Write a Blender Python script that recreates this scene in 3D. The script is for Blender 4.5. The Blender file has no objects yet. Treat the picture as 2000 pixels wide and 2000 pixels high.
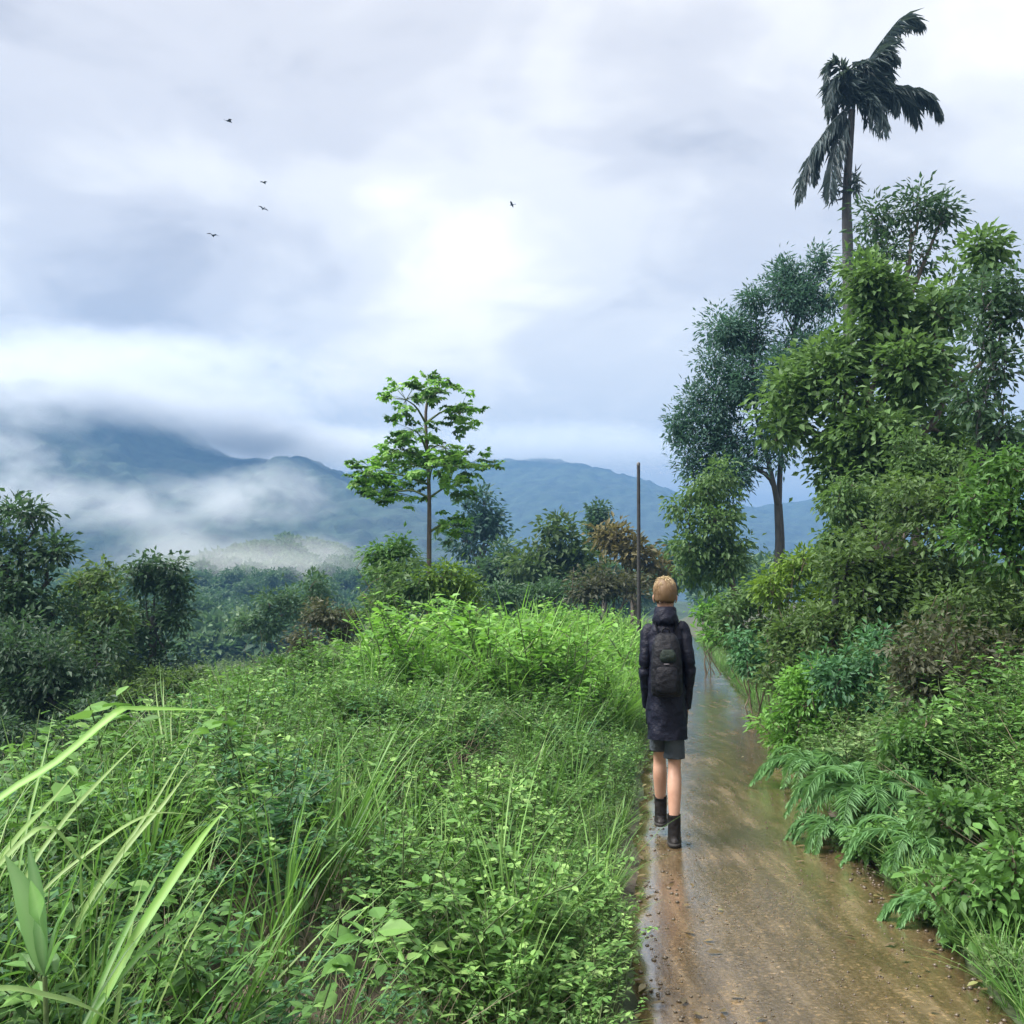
import bpy, math, random
import numpy as np
from mathutils import Vector, Matrix, Quaternion

R = math.radians
rng = np.random.default_rng(11)
random.seed(5)
S = bpy.context.scene
COL = S.collection

# ------------------------------------------------------------------ camera
CAM_Z = 1.575
PITCH = math.atan(195 / 2000)
cam = bpy.data.cameras.new('camera')
cam.lens, cam.sensor_width = 36, 36
cam.clip_start, cam.clip_end = 0.05, 9000
co = bpy.data.objects.new('camera', cam)
COL.objects.link(co)
co.location = (0, 0, CAM_Z)
co.rotation_euler = (R(90) + PITCH, 0, 0)
S.camera = co

# ------------------------------------------------------------------ sky, sun, exposure
SUN_EL, SUN_AZ = R(56), R(-105)          # azimuth measured from +Y towards +X
EXPOSURE = 3.28
CLOUD = 1.30
w = bpy.data.worlds.new('World'); S.world = w; w.use_nodes = True
nt = w.node_tree; nt.nodes.clear()
def N(tree, kind, **kw):
    n = tree.nodes.new(kind)
    for k, v in kw.items():
        if k == 'inp':
            for kk, vv in v.items(): n.inputs[kk].default_value = vv
        else: setattr(n, k, v)
    return n
def ln(tree, a, b): tree.links.new(a, b)
def math_n(tree, op, a=None, b=None, c=None, clamp=False):
    n = tree.nodes.new('ShaderNodeMath'); n.operation = op; n.use_clamp = clamp
    for i, v in enumerate((a, b, c)):
        if v is None: continue
        if isinstance(v, (int, float)): n.inputs[i].default_value = v
        else: tree.links.new(v, n.inputs[i])
    return n.outputs[0]
def ramp(tree, fac, stops, interp='LINEAR'):
    n = tree.nodes.new('ShaderNodeValToRGB'); n.color_ramp.interpolation = interp
    el = n.color_ramp.elements
    while len(el) < len(stops): el.new(0.5)
    for e, (p, c) in zip(el, stops):
        e.position = p; e.color = (*c, 1) if len(c) == 3 else c
    if fac is not None: tree.links.new(fac, n.inputs[0])
    return n.outputs[0]
def mixc(tree, fac, a, b, mode='MIX'):
    n = tree.nodes.new('ShaderNodeMix'); n.data_type = 'RGBA'; n.blend_type = mode
    for sock, v in ((n.inputs[0], fac), (n.inputs[6], a), (n.inputs[7], b)):
        if isinstance(v, (int, float)): sock.default_value = v
        elif isinstance(v, tuple): sock.default_value = (*v, 1) if len(v) == 3 else v
        else: tree.links.new(v, sock)
    return n.outputs[2]

out = N(nt, 'ShaderNodeOutputWorld'); bg = N(nt, 'ShaderNodeBackground')
bg.inputs['Strength'].default_value = 0.1
ln(nt, bg.outputs[0], out.inputs[0])
sky = N(nt, 'ShaderNodeTexSky'); sky.sky_type = 'NISHITA'; sky.sun_disc = False
sky.sun_elevation = SUN_EL; sky.sun_rotation = SUN_AZ
tc = N(nt, 'ShaderNodeTexCoord')
sep = N(nt, 'ShaderNodeSeparateXYZ'); ln(nt, tc.outputs['Generated'], sep.inputs[0])
zz = math_n(nt, 'ADD', math_n(nt, 'MAXIMUM', sep.outputs[2], 0.0), 0.22)
cmb = N(nt, 'ShaderNodeCombineXYZ')
ln(nt, math_n(nt, 'DIVIDE', sep.outputs[0], zz), cmb.inputs[0])
ln(nt, math_n(nt, 'DIVIDE', sep.outputs[1], zz), cmb.inputs[1])
cmb.inputs[2].default_value = 5.2
n1 = N(nt, 'ShaderNodeTexNoise', inp={'Scale': 1.5, 'Detail': 5.0, 'Roughness': 0.5, 'Distortion': 0.5})
n2 = N(nt, 'ShaderNodeTexNoise', inp={'Scale': 3.4, 'Detail': 4.0, 'Roughness': 0.5, 'Distortion': 0.6})
ln(nt, cmb.outputs[0], n1.inputs['Vector']); ln(nt, cmb.outputs[0], n2.inputs['Vector'])
cl = math_n(nt, 'ADD', math_n(nt, 'MULTIPLY', n1.outputs[0], 0.68), math_n(nt, 'MULTIPLY', n2.outputs[0], 0.32))
# the thin place in the overcast where the sun stands behind the clouds
glow_dir = Vector(((920 - 1000) / 2000, 1, math.tan(R(19)))).normalized()
dp = N(nt, 'ShaderNodeVectorMath', operation='DOT_PRODUCT'); ln(nt, tc.outputs['Generated'], dp.inputs[0])
dp.inputs[1].default_value = glow_dir
g = math_n(nt, 'POWER', math_n(nt, 'MAXIMUM', dp.outputs['Value'], 0.0), 60.0)
cl2 = math_n(nt, 'ADD', cl, math_n(nt, 'MULTIPLY', g, 0.22), clamp=True)
cc = ramp(nt, cl2, [(0.36, (0.60, 0.565, 0.55)), (0.45, (0.82, 0.775, 0.74)), (0.56, (1.05, 0.995, 0.91)), (0.72, (1.48, 1.38, 1.19))], 'EASE')
ccs = N(nt, 'ShaderNodeVectorMath', operation='SCALE'); ln(nt, cc, ccs.inputs[0]); ccs.inputs['Scale'].default_value = CLOUD
ln(nt, mixc(nt, 0.97, sky.outputs[0], ccs.outputs[0]), bg.inputs['Color'])

sun = bpy.data.lights.new('sun', 'SUN'); sun.energy = 1.5; sun.angle = R(40); sun.color = (1, 0.96, 0.9)
so = bpy.data.objects.new('sun', sun); COL.objects.link(so)
sd = Vector((math.cos(SUN_EL) * math.sin(SUN_AZ), math.cos(SUN_EL) * math.cos(SUN_AZ), math.sin(SUN_EL)))
so.rotation_euler = sd.to_track_quat('Z', 'Y').to_euler(); so.location = sd * 50

vs = S.view_settings
S.display_settings.display_device = 'sRGB'
vs.view_transform = 'Standard'; vs.look = 'None'; vs.gamma = 1; vs.use_curve_mapping = False
vs.exposure = EXPOSURE
S.render.engine = 'CYCLES'
S.cycles.use_denoising = True
S.cycles.max_bounces = 8; S.cycles.diffuse_bounces = 3; S.cycles.glossy_bounces = 3
S.cycles.transmission_bounces = 4; S.cycles.volume_bounces = 2; S.cycles.transparent_max_bounces = 8

# ------------------------------------------------------------------ pixel -> world, terrain
cP, sP = math.cos(PITCH), math.sin(PITCH)
def P(px, py, d):
    x = (px - 1000) / 2000; yu = (1000 - py) / 2000
    Y = cP - yu * sP; Z = sP + yu * cP; s = d / Y
    return np.array((x * s, d, CAM_Z + Z * s))
def mpp(d): return d / 2000.0                       # metres per pixel at depth d
_py = np.array([-30, -8, 0, 4.1, 7.07, 10.6, 15.7, 22, 49, 110, 400.])
_px = np.array([-2.5, 0.0, .75, 1.2, 1.57, 2.1, 3.0, 4.0, 8.2, 17.6, 62.])
def xc(y):
    y = np.asarray(y, float)
    return sum(np.interp(y + o, _py, _px) for o in (-1.6, -.8, 0, .8, 1.6)) / 5
HALF = 0.735
def ss(a, b, x):
    t = np.clip((x - a) / (b - a), 0, 1); return t * t * (3 - 2 * t)
def _hash(ix, iy, seed):
    h = (ix * 374761393 + iy * 668265263 + seed * 1442695041) & 0xffffffff
    h = ((h ^ (h >> 13)) * 1274126177) & 0xffffffff
    return ((h ^ (h >> 16)) & 0xffff) / 65535.0
def vnoise(x, y, seed=0):
    x = np.asarray(x, float); y = np.asarray(y, float)
    ix = np.floor(x).astype(np.int64); iy = np.floor(y).astype(np.int64)
    fx = x - ix; fy = y - iy; fx = fx * fx * (3 - 2 * fx); fy = fy * fy * (3 - 2 * fy)
    a = _hash(ix, iy, seed); b = _hash(ix + 1, iy, seed); c = _hash(ix, iy + 1, seed); d = _hash(ix + 1, iy + 1, seed)
    return (a * (1 - fx) + b * fx) * (1 - fy) + (c * (1 - fx) + d * fx) * fy
def fbm(x, y, seed=0, octv=4):
    s = 0; a = .5; t = 0
    for i in range(octv):
        s = s + a * vnoise(x * 2 ** i + 17.3 * i, y * 2 ** i - 9.1 * i, seed + i); t += a; a *= .5
    return s / t
def bank(y): return 2.35 + 0.165 * np.clip(y, 0, 40)
def gz(x, y):
    x = np.asarray(x, float); y = np.asarray(y, float)
    u = x - xc(y); f = -u; e = bank(y)
    z = 0.75 * ss(.85, 3.2, u) + 1.5 * ss(2.8, 11, u) + 2.0 * ss(10, 60, u)
    z = z + 0.24 * ss(.85, 2.4, f)
    z = z - 2.6 * ss(e - .3, e + 8, f) - 2.5 * ss(e + 7, e + 30, f)
    out_ = ss(.8, 1.3, np.abs(u))
    z = z + out_ * (0.16 * (fbm(x * .9, y * .9, 3) - .5)) + ss(20, 120, np.hypot(x, y)) * ss(3, 30, np.abs(u)) * 3 * (fbm(x * .02, y * .02, 8) - .5)
    return z

# ------------------------------------------------------------------ object helpers
def tag(o, label=None, cat=None, group=None, kind=None):
    for k, v in (('label', label), ('category', cat), ('group', group), ('kind', kind)):
        if v: o[k] = v
    return o
def empty(name, loc, label=None, cat=None, group=None):
    o = bpy.data.objects.new(name, None); COL.objects.link(o); o.location = tuple(loc); o.empty_display_size = .2
    return tag(o, label, cat, group)

class MB:
    """collects triangles; build() links them as one mesh object"""
    def __init__(s): s.v = []; s.f = []; s.t = []; s.m = []; s.s = []; s.n = 0
    def add(s, v, f, tint=0.5, mat=0, smooth=False):
        v = np.asarray(v, float).reshape(-1, 3); f = np.asarray(f, np.int64).reshape(-1, 3)
        s.v.append(v); s.f.append(f + s.n); s.n += len(v)
        s.t.append(np.broadcast_to(np.asarray(tint, float), (len(v),)).copy())
        s.m.append(np.full(len(f), mat, np.int32)); s.s.append(np.full(len(f), smooth, bool))
    def arrays(s): return np.concatenate(s.v), np.concatenate(s.f), np.concatenate(s.t), np.concatenate(s.m), np.concatenate(s.s)
    def mesh(s, name, mats, origin=(0, 0, 0)):
        v, f, t, m, sm = s.arrays(); v = v - np.asarray(origin)
        me = bpy.data.meshes.new(name)
        me.vertices.add(len(v)); me.vertices.foreach_set('co', v.astype(np.float32).ravel())
        me.loops.add(len(f) * 3); me.loops.foreach_set('vertex_index', f.astype(np.int32).ravel())
        me.polygons.add(len(f)); me.polygons.foreach_set('loop_start', np.arange(0, len(f) * 3, 3, dtype=np.int32))
        for mm in (mats if isinstance(mats, (list, tuple)) else [mats]): me.materials.append(mm)
        me.polygons.foreach_set('material_index', m); me.polygons.foreach_set('use_smooth', sm)
        a = me.attributes.new('tint', 'FLOAT', 'POINT'); a.data.foreach_set('value', t.astype(np.float32))
        me.update(calc_edges=True)
        return me
    def build(s, name, mats, parent=None, loc=(0, 0, 0)):
        """vertices are given in world space; the object sits at loc (under its parent's place)"""
        o = bpy.data.objects.new(name, s.mesh(name, mats, loc)); COL.objects.link(o)
        if parent is not None:
            o.parent = parent; o.location = Vector(loc) - wloc(parent)
        else: o.location = tuple(loc)
        return o
def wloc(o):
    l = Vector(o.location)
    return l + (wloc(o.parent) if o.parent else Vector((0, 0, 0)))

def nrm(v): return v / np.maximum(np.linalg.norm(v, axis=-1, keepdims=True), 1e-9)
def tubes(B, pts, rad, sides=5, tint=.5, mat=0, smooth=True):
    """pts (N,K,3), rad (N,K)"""
    pts = np.asarray(pts, float); rad = np.asarray(rad, float)
    if pts.ndim == 2: pts = pts[None]; rad = rad[None]
    n, k, _ = pts.shape
    tan = nrm(np.gradient(pts, axis=1))
    ref = np.where(np.abs(tan[..., 2:3]) > .9, np.array((1., 0, 0)), np.array((0, 0, 1.)))
    ref = np.broadcast_to(ref[:, :1], tan.shape)
    a = nrm(np.cross(tan, ref)); b = np.cross(tan, a)
    ang = np.arange(sides) * 2 * math.pi / sides
    ring = pts[:, :, None] + rad[:, :, None, None] * (a[:, :, None] * np.cos(ang)[None, None, :, None] + b[:, :, None] * np.sin(ang)[None, None, :, None])
    idx = np.arange(n * k * sides).reshape(n, k, sides)
    i0 = idx[:, :-1]; i1 = idx[:, 1:]; j0 = np.roll(i0, -1, 2); j1 = np.roll(i1, -1, 2)
    f = np.concatenate([np.stack([i0, j0, j1], -1).reshape(-1, 3), np.stack([i0, j1, i1], -1).reshape(-1, 3)])
    tt = np.repeat(np.broadcast_to(tint, (n,)), k * sides)
    B.add(ring.reshape(-1, 3), f, tt, mat, smooth)
    top = idx[:, -1]; fan = np.stack([np.stack([top[:, 0], top[:, i], top[:, i + 1]], -1) for i in range(1, sides - 1)], 1).reshape(-1, 3)
    v = ring.reshape(-1, 3); used, inv = np.unique(fan, return_inverse=True)
    B.add(v[used], inv.reshape(-1, 3), .5 if np.ndim(tint) else tint, mat, smooth)
def leaves(B, pos, d, up, L, W, tint, mat=0, fold=.12, droop=.15, fine=False):
    pos = np.asarray(pos); n = len(pos); d = nrm(d); side = nrm(np.cross(d, up)); nn = np.cross(side, d)
    L = np.broadcast_to(L, (n,))[:, None]; W = np.broadcast_to(W, (n,))[:, None]
    tint = np.broadcast_to(tint, (n,))
    l = pos + d * L * .42 + side * W * .5 + nn * W * fold
    r = pos + d * L * .42 - side * W * .5 + nn * W * fold
    tip = pos + d * L - nn * L * droop
    i = np.arange(n)[:, None]
    if fine:
        rows = [(.0, 0.), (.28, .92), (.62, .84), (1., 0.)]
        at = lambda t, k: pos + d * L * t + side * W * .5 * k + nn * (W * fold * abs(k) - L * droop * t * t)
        v = np.stack([at(0, 0), at(.28, .92), at(.28, 0), at(.28, -.92), at(.62, .84), at(.62, 0), at(.62, -.84), at(1, 0)], 1)
        F = np.array([(0, 1, 2), (0, 2, 3), (1, 4, 5), (1, 5, 2), (2, 5, 6), (2, 6, 3), (4, 7, 5), (5, 7, 6)])
        B.add(v, (i * 8)[:, :, None] + F[None], np.repeat(tint, 8), mat, False)
    else:
        v = np.stack([pos, l, tip, r], 1)
        f = np.concatenate([i * 4 + np.array([[0, 1, 2]]), i * 4 + np.array([[0, 2, 3]])])
        B.add(v, f, np.repeat(tint, 4), mat, False)
def ribbon(B, pts, wid, tint, mat=0, up=(0, 0, 1), fold=.18):
    """a grass blade: pts (K,3), widths (K); folded along its midrib"""
    pts = np.asarray(pts, float); wid = np.asarray(wid, float); k = len(pts)
    tan = nrm(np.gradient(pts, axis=0)); side = nrm(np.cross(tan, np.asarray(up, float))); nn = np.cross(side, tan)
    v = np.stack([pts + side * wid[:, None] / 2 + nn * wid[:, None] * fold, pts, pts - side * wid[:, None] / 2 + nn * wid[:, None] * fold], 1).reshape(-1, 3)
    f = []
    for i in range(k - 1):
        for c in range(2):
            a = i * 3 + c; f += [(a, a + 1, a + 4), (a, a + 4, a + 3)]
    tt = np.clip(np.tile(np.array([tint - .12, tint + .22, tint - .04]), k) + np.repeat(.12 * (vnoise(np.arange(k) * .7, np.full(k, tint * 37.), 3) - .5), 3), 0, 1)
    B.add(v, f, tt, mat, True)
def rdir(n, r=rng): return nrm(r.normal(size=(n, 3)))
def curve(ctrl, k):
    """Catmull-Rom through ctrl, k points"""
    c = np.asarray(ctrl, float); c = np.vstack([2 * c[0] - c[1], c, 2 * c[-1] - c[-2]])
    n = len(c) - 3; t = np.linspace(0, n - 1e-6, k); i = t.astype(int); f = (t - i)[:, None]
    p0, p1, p2, p3 = c[i], c[i + 1], c[i + 2], c[i + 3]
    return .5 * (2 * p1 + (p2 - p0) * f + (2 * p0 - 5 * p1 + 4 * p2 - p3) * f ** 2 + (3 * p1 - p0 - 3 * p2 + p3) * f ** 3)

# ------------------------------------------------------------------ materials
def new_mat(name):
    m = bpy.data.materials.new(name); m.use_nodes = True; t = m.node_tree; t.nodes.clear()
    o = N(t, 'ShaderNodeOutputMaterial'); b = N(t, 'ShaderNodeBsdfPrincipled'); ln(t, b.outputs[0], o.inputs[0])
    return m, t, b, o
def leaf_mat(name, c0, c1, c2=None, rough=.55, trans=.38, spec=.28):
    m, t, b, o = new_mat(name)
    at = N(t, 'ShaderNodeAttribute', attribute_name='tint')
    oi = N(t, 'ShaderNodeObjectInfo')
    fac = math_n(t, 'ADD', at.outputs['Fac'], math_n(t, 'MULTIPLY', math_n(t, 'SUBTRACT', oi.outputs['Random'], .5), .12))
    stops = [(0.0, c0), (.7 if c2 else 1.0, c1)] + ([(1.0, c2)] if c2 else [])
    col = ramp(t, fac, stops)
    g = N(t, 'ShaderNodeNewGeometry')
    nz = N(t, 'ShaderNodeTexNoise', inp={'Scale': 9.0, 'Detail': 2.0}); ln(t, g.outputs['Position'], nz.inputs['Vector'])
    col = mixc(t, math_n(t, 'MULTIPLY', nz.outputs[0], .45), col, tuple(x * .6 for x in c0))
    ln(t, col, b.inputs['Base Color']); b.inputs['Roughness'].default_value = rough; b.inputs['Specular IOR Level'].default_value = spec
    tr = N(t, 'ShaderNodeBsdfTranslucent')
    ln(t, mixc(t, .5, col, (c1[0] * 1.2, c1[1] * 1.25, c1[2] * .6)), tr.inputs[0])
    mx = N(t, 'ShaderNodeMixShader'); mx.inputs[0].default_value = trans
    ln(t, b.outputs[0], mx.inputs[1]); ln(t, tr.outputs[0], mx.inputs[2]); ln(t, mx.outputs[0], o.inputs[0])
    return m
def solid(name, c0, c1, scale=8, rough=.7, bump=.2, bscale=None, stretch=None, spec=.4):
    m, t, b, o = new_mat(name)
    g = N(t, 'ShaderNodeTexCoord'); vec = g.outputs['Object']
    if stretch:
        mp = N(t, 'ShaderNodeMapping'); mp.inputs['Scale'].default_value = stretch; ln(t, vec, mp.inputs[0]); vec = mp.outputs[0]
    nz = N(t, 'ShaderNodeTexNoise', inp={'Scale': scale, 'Detail': 5.0, 'Roughness': .6}); ln(t, vec, nz.inputs['Vector'])
    ln(t, ramp(t, nz.outputs[0], [(.3, c0), (.7, c1)]), b.inputs['Base Color'])
    b.inputs['Roughness'].default_value = rough; b.inputs['Specular IOR Level'].default_value = spec
    if bump:
        n2 = N(t, 'ShaderNodeTexNoise', inp={'Scale': bscale or scale * 3, 'Detail': 4.0}); ln(t, vec, n2.inputs['Vector'])
        bp = N(t, 'ShaderNodeBump', inp={'Strength': bump, 'Distance': .02}); ln(t, n2.outputs[0], bp.inputs['Height']); ln(t, bp.outputs[0], b.inputs['Normal'])
    return m
M = {}
M['weed'] = leaf_mat('weed_leaf', (.032, .080, .024), (.125, .275, .062), (.29, .47, .14), trans=.32)
M['weed_cool'] = leaf_mat('weed_leaf_cool', (.028, .080, .042), (.105, .265, .105), (.25, .44, .20), trans=.32)
M['grass'] = leaf_mat('grass_blade', (.055, .13, .036), (.13, .29, .065), (.29, .42, .15), rough=.45)
M['grass_bright'] = leaf_mat('bright_grass', (.10, .24, .045), (.19, .40, .080), (.32, .50, .14), rough=.45, trans=.4)
M['dry'] = solid('dry_stem', (.07, .055, .038), (.16, .13, .085), 14, .8)
M['stem'] = solid('green_stem', (.05, .085, .03), (.10, .14, .05), 14, .6)
M['bark'] = solid('bark', (.045, .038, .032), (.12, .10, .08), 6, .85, .6, 18, (3, 3, .6))
M['bark_dark'] = solid('dark_wet_bark', (.018, .020, .022), (.05, .05, .048), 6, .6, .6, 18, (3, 3, .6))
M['dark'] = leaf_mat('dark_tree_leaf', (.024, .052, .032), (.068, .138, .068), (.18, .27, .14))
M['olive'] = leaf_mat('olive_tree_leaf', (.038, .074, .026), (.118, .20, .060), (.25, .34, .13))
M['blue'] = leaf_mat('blue_green_leaf', (.026, .068, .056), (.075, .165, .125), (.18, .29, .22))
M['fresh'] = leaf_mat('fresh_tree_leaf', (.050, .100, .038), (.135, .245, .078), (.28, .40, .16))
M['lime'] = leaf_mat('lime_leaf', (.08, .16, .022), (.16, .27, .04), (.26, .34, .08))
M['brown'] = leaf_mat('brown_shrub_leaf', (.034, .042, .026), (.095, .105, .060), (.23, .21, .14))
M['tan'] = leaf_mat('tan_tree_leaf', (.075, .070, .028), (.155, .135, .055), (.22, .18, .09))
M['palm'] = leaf_mat('palm_leaflet', (.036, .056, .064), (.088, .125, .132), (.16, .22, .20), trans=.28)
M['fern'] = leaf_mat('fern_leaflet', (.070, .17, .060), (.18, .36, .14), (.32, .50, .25))
M['far'] = leaf_mat('valley_tree_leaf', (.030, .075, .038), (.080, .155, .072), (.15, .23, .11))

# ------------------------------------------------------------------ ground, path
def grid_mesh(name, X, Y, Z, mat):
    B = MB(); r, c = X.shape; idx = np.arange(r * c).reshape(r, c)
    a, b, d, e = idx[:-1, :-1], idx[:-1, 1:], idx[1:, 1:], idx[1:, :-1]
    f = np.concatenate([np.stack([a, b, d], -1).reshape(-1, 3), np.stack([a, d, e], -1).reshape(-1, 3)])
    B.add(np.stack([X, Y, Z], -1).reshape(-1, 3), f, .5, 0, True)
    return B.build(name, mat)
def ground_mat():
    m, t, b, o = new_mat('ground_soil')
    g = N(t, 'ShaderNodeNewGeometry')
    n1 = N(t, 'ShaderNodeTexNoise', inp={'Scale': .6, 'Detail': 6.0}); ln(t, g.outputs['Position'], n1.inputs['Vector'])
    n2 = N(t, 'ShaderNodeTexNoise', inp={'Scale': 14.0, 'Detail': 5.0, 'Roughness': .7}); ln(t, g.outputs['Position'], n2.inputs['Vector'])
    soil = ramp(t, n2.outputs[0], [(.3, (.018, .014, .010)), (.55, (.05, .040, .026)), (.75, (.10, .085, .05))])
    green = ramp(t, n2.outputs[0], [(.3, (.015, .026, .010)), (.7, (.055, .085, .03))])
    ln(t, mixc(t, ramp(t, n1.outputs[0], [(.42, (0, 0, 0)), (.58, (1, 1, 1))]), soil, green), b.inputs['Base Color'])
    b.inputs['Roughness'].default_value = .75
    bp = N(t, 'ShaderNodeBump', inp={'Strength': .3, 'Distance': .02}); ln(t, n2.outputs[0], bp.inputs['Height']); ln(t, bp.outputs[0], b.inputs['Normal'])
    return m
ys = np.concatenate([np.linspace(-30, -2, 15), np.linspace(-1.5, 40, 120), 40 * 1.06 ** np.arange(1, 78)])
v_ = np.concatenate([-np.geomspace(3500, 12.5, 50), np.linspace(-12, 12, 121), np.geomspace(12.5, 3500, 50)])
VX, VY = np.meshgrid(v_, ys)
GX = VX + xc(VY) * np.exp(-np.abs(VX) / 60)
GZ = gz(GX, VY) - .05 * (np.abs(GX - xc(VY)) < .74) * (VY < 112)
gm = ground_mat()
tag(grid_mesh('ground', GX, VY, GZ, gm), kind='structure')

def path_mat():
    m, t, b, o = new_mat('wet_path')
    g = N(t, 'ShaderNodeNewGeometry'); pos = g.outputs['Position']
    n1 = N(t, 'ShaderNodeTexNoise', inp={'Scale': 55.0, 'Detail': 4.0, 'Roughness': .7}); ln(t, pos, n1.inputs['Vector'])
    vo = N(t, 'ShaderNodeTexVoronoi', inp={'Scale': 70.0}); ln(t, pos, vo.inputs['Vector'])
    n2 = N(t, 'ShaderNodeTexNoise', inp={'Scale': 1.3, 'Detail': 5.0, 'Roughness': .6}); ln(t, pos, n2.inputs['Vector'])
    mp = N(t, 'ShaderNodeMapping'); mp.inputs['Rotation'].default_value = (0, 0, .155); mp.inputs['Scale'].default_value = (1., .14, 1.); ln(t, pos, mp.inputs[0])
    n3 = N(t, 'ShaderNodeTexNoise', inp={'Scale': 9.0, 'Detail': 6.0, 'Roughness': .65, 'Distortion': .3}); ln(t, mp.outputs[0], n3.inputs['Vector'])
    base = ramp(t, n1.outputs[0], [(.25, (.036, .026, .015)), (.5, (.105, .078, .045)), (.75, (.26, .20, .13))])
    mud = ramp(t, n3.outputs[0], [(.32, (.034, .023, .011)), (.5, (.088, .060, .027)), (.68, (.18, .13, .07))])
    col = mixc(t, ramp(t, n2.outputs[0], [(.36, (.25,) * 3), (.6, (.9, .9, .9))]), base, mud)
    sepc = N(t, 'ShaderNodeSeparateColor'); ln(t, vo.outputs['Color'], sepc.inputs[0])
    peb = ramp(t, sepc.outputs[0], [(.0, (.74, .70, .66)), (.85, (1, 1, 1)), (1.0, (1.7, 1.6, 1.5))])
    ln(t, mixc(t, 1.0, col, peb, 'MULTIPLY'), b.inputs['Base Color'])
    wet = ramp(t, math_n(t, 'ADD', math_n(t, 'MULTIPLY', n2.outputs[0], .6), math_n(t, 'MULTIPLY', n3.outputs[0], .4)), [(.38, (.05,) * 3), (.5, (.14,) * 3), (.64, (.36,) * 3)])
    ln(t, wet, b.inputs['Roughness'])
    b.inputs['Specular IOR Level'].default_value = .8
    ln(t, ramp(t, n2.outputs[0], [(.36, (1.,) * 3), (.66, (.75,) * 3)]), b.inputs['Coat Weight']); b.inputs['Coat Roughness'].default_value = .07; b.inputs['Coat IOR'].default_value = 1.5
    hgt = math_n(t, 'ADD', n1.outputs[0], math_n(t, 'MULTIPLY', n3.outputs[0], 1.2))
    bp = N(t, 'ShaderNodeBump', inp={'Distance': .008}); ln(t, hgt, bp.inputs['Height'])
    ln(t, math_n(t, 'MULTIPLY', wet, 1.3), bp.inputs['Strength']); ln(t, bp.outputs[0], b.inputs['Normal'])
    b2 = N(t, 'ShaderNodeBump', inp={'Distance': .006, 'Strength': .22}); ln(t, hgt, b2.inputs['Height']); ln(t, b2.outputs[0], b.inputs['Coat Normal'])
    return m
py_ = np.concatenate([np.linspace(-12, 30, 260), np.linspace(30.3, 111, 150)])
pu = np.concatenate([[-1], np.linspace(-.975, .975, 17), [1]])
PU, PY = np.meshgrid(pu, py_)
edge = HALF + .03 + .07 * (fbm(py_ * 2.6, py_ * 0 + 2, 5) - .5)[:, None] * 2
PX = xc(PY) + PU * edge
PZ = .012 + .012 * (1 - PU ** 2) + .012 * (fbm(PX * 2, PY * 2, 21) - .5)
PZ = np.where(np.abs(PU) > .99, -.08, PZ)
tag(grid_mesh('path', PX, PY, PZ, path_mat()), kind='structure')
def fallen_leaves():
    r = np.random.default_rng(610); n = 170; y = np.exp(r.uniform(math.log(3.5), math.log(22), n)); u = np.sign(r.normal(size=n)) * (.72 - .5 * r.random(n) ** 2.2)
    x = xc(y) + u; B = MB(); pos = np.stack([x, y, np.full(n, .034)], 1); a = r.uniform(0, 6.28, n)
    leaves(B, pos, np.stack([np.cos(a), np.sin(a), r.normal(0, .06, n)], 1), np.stack([r.normal(0, .2, n), r.normal(0, .2, n), np.ones(n)], 1), r.uniform(.03, .075, n), .028, r.random(n), 0, fine=True, fold=.1)
    tag(B.build('fallen_leaves', M['litter']), 'small fallen leaves stuck to the wet path', kind='stuff')
def pebbles():
    r = np.random.default_rng(620); n = 1500; y = np.exp(r.uniform(math.log(3.6), math.log(16), n)); u = r.uniform(-.72, .72, n); x = xc(y) + u; k = r.uniform(.0025, .0085, n) * (1 + .8 * (np.abs(u) > .5))
    V = np.array([(1, 0, 0), (0, 1, 0), (-1, 0, 0), (0, -1, 0), (0, 0, .6), (0, 0, -.6)]); F = np.array([(0, 1, 4), (1, 2, 4), (2, 3, 4), (3, 0, 4), (1, 0, 5), (2, 1, 5), (3, 2, 5), (0, 3, 5)])
    a = r.uniform(0, 6.28, n); c, s_ = np.cos(a)[:, None], np.sin(a)[:, None]; vx, vy = V[None, :, 0] * r.uniform(.7, 1.4, (n, 1)), V[None, :, 1]
    W = np.stack([vx * c - vy * s_, vx * s_ + vy * c, np.broadcast_to(V[None, :, 2], (n, 6))], -1) * k[:, None, None] + np.stack([x, y, .012 + .012 * (1 - (u / .76) ** 2) + .012 * (fbm(x * 2, y * 2, 21) - .5) + k * .2], 1)[:, None]
    B = MB(); B.add(W.reshape(-1, 3), (F[None] + (np.arange(n) * 6)[:, None, None]).reshape(-1, 3), .5, 0, True)
    tag(B.build('gravel', solid('wet_pebble', (.035, .028, .020), (.13, .105, .075), 30, .35, 0, spec=.5)), 'small wet stones scattered over the path', kind='stuff')
pebbles()
M['litter'] = leaf_mat('fallen_leaf', (.06, .045, .02), (.16, .12, .05), (.20, .22, .08), .35, .1, .5)
fallen_leaves()

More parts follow.
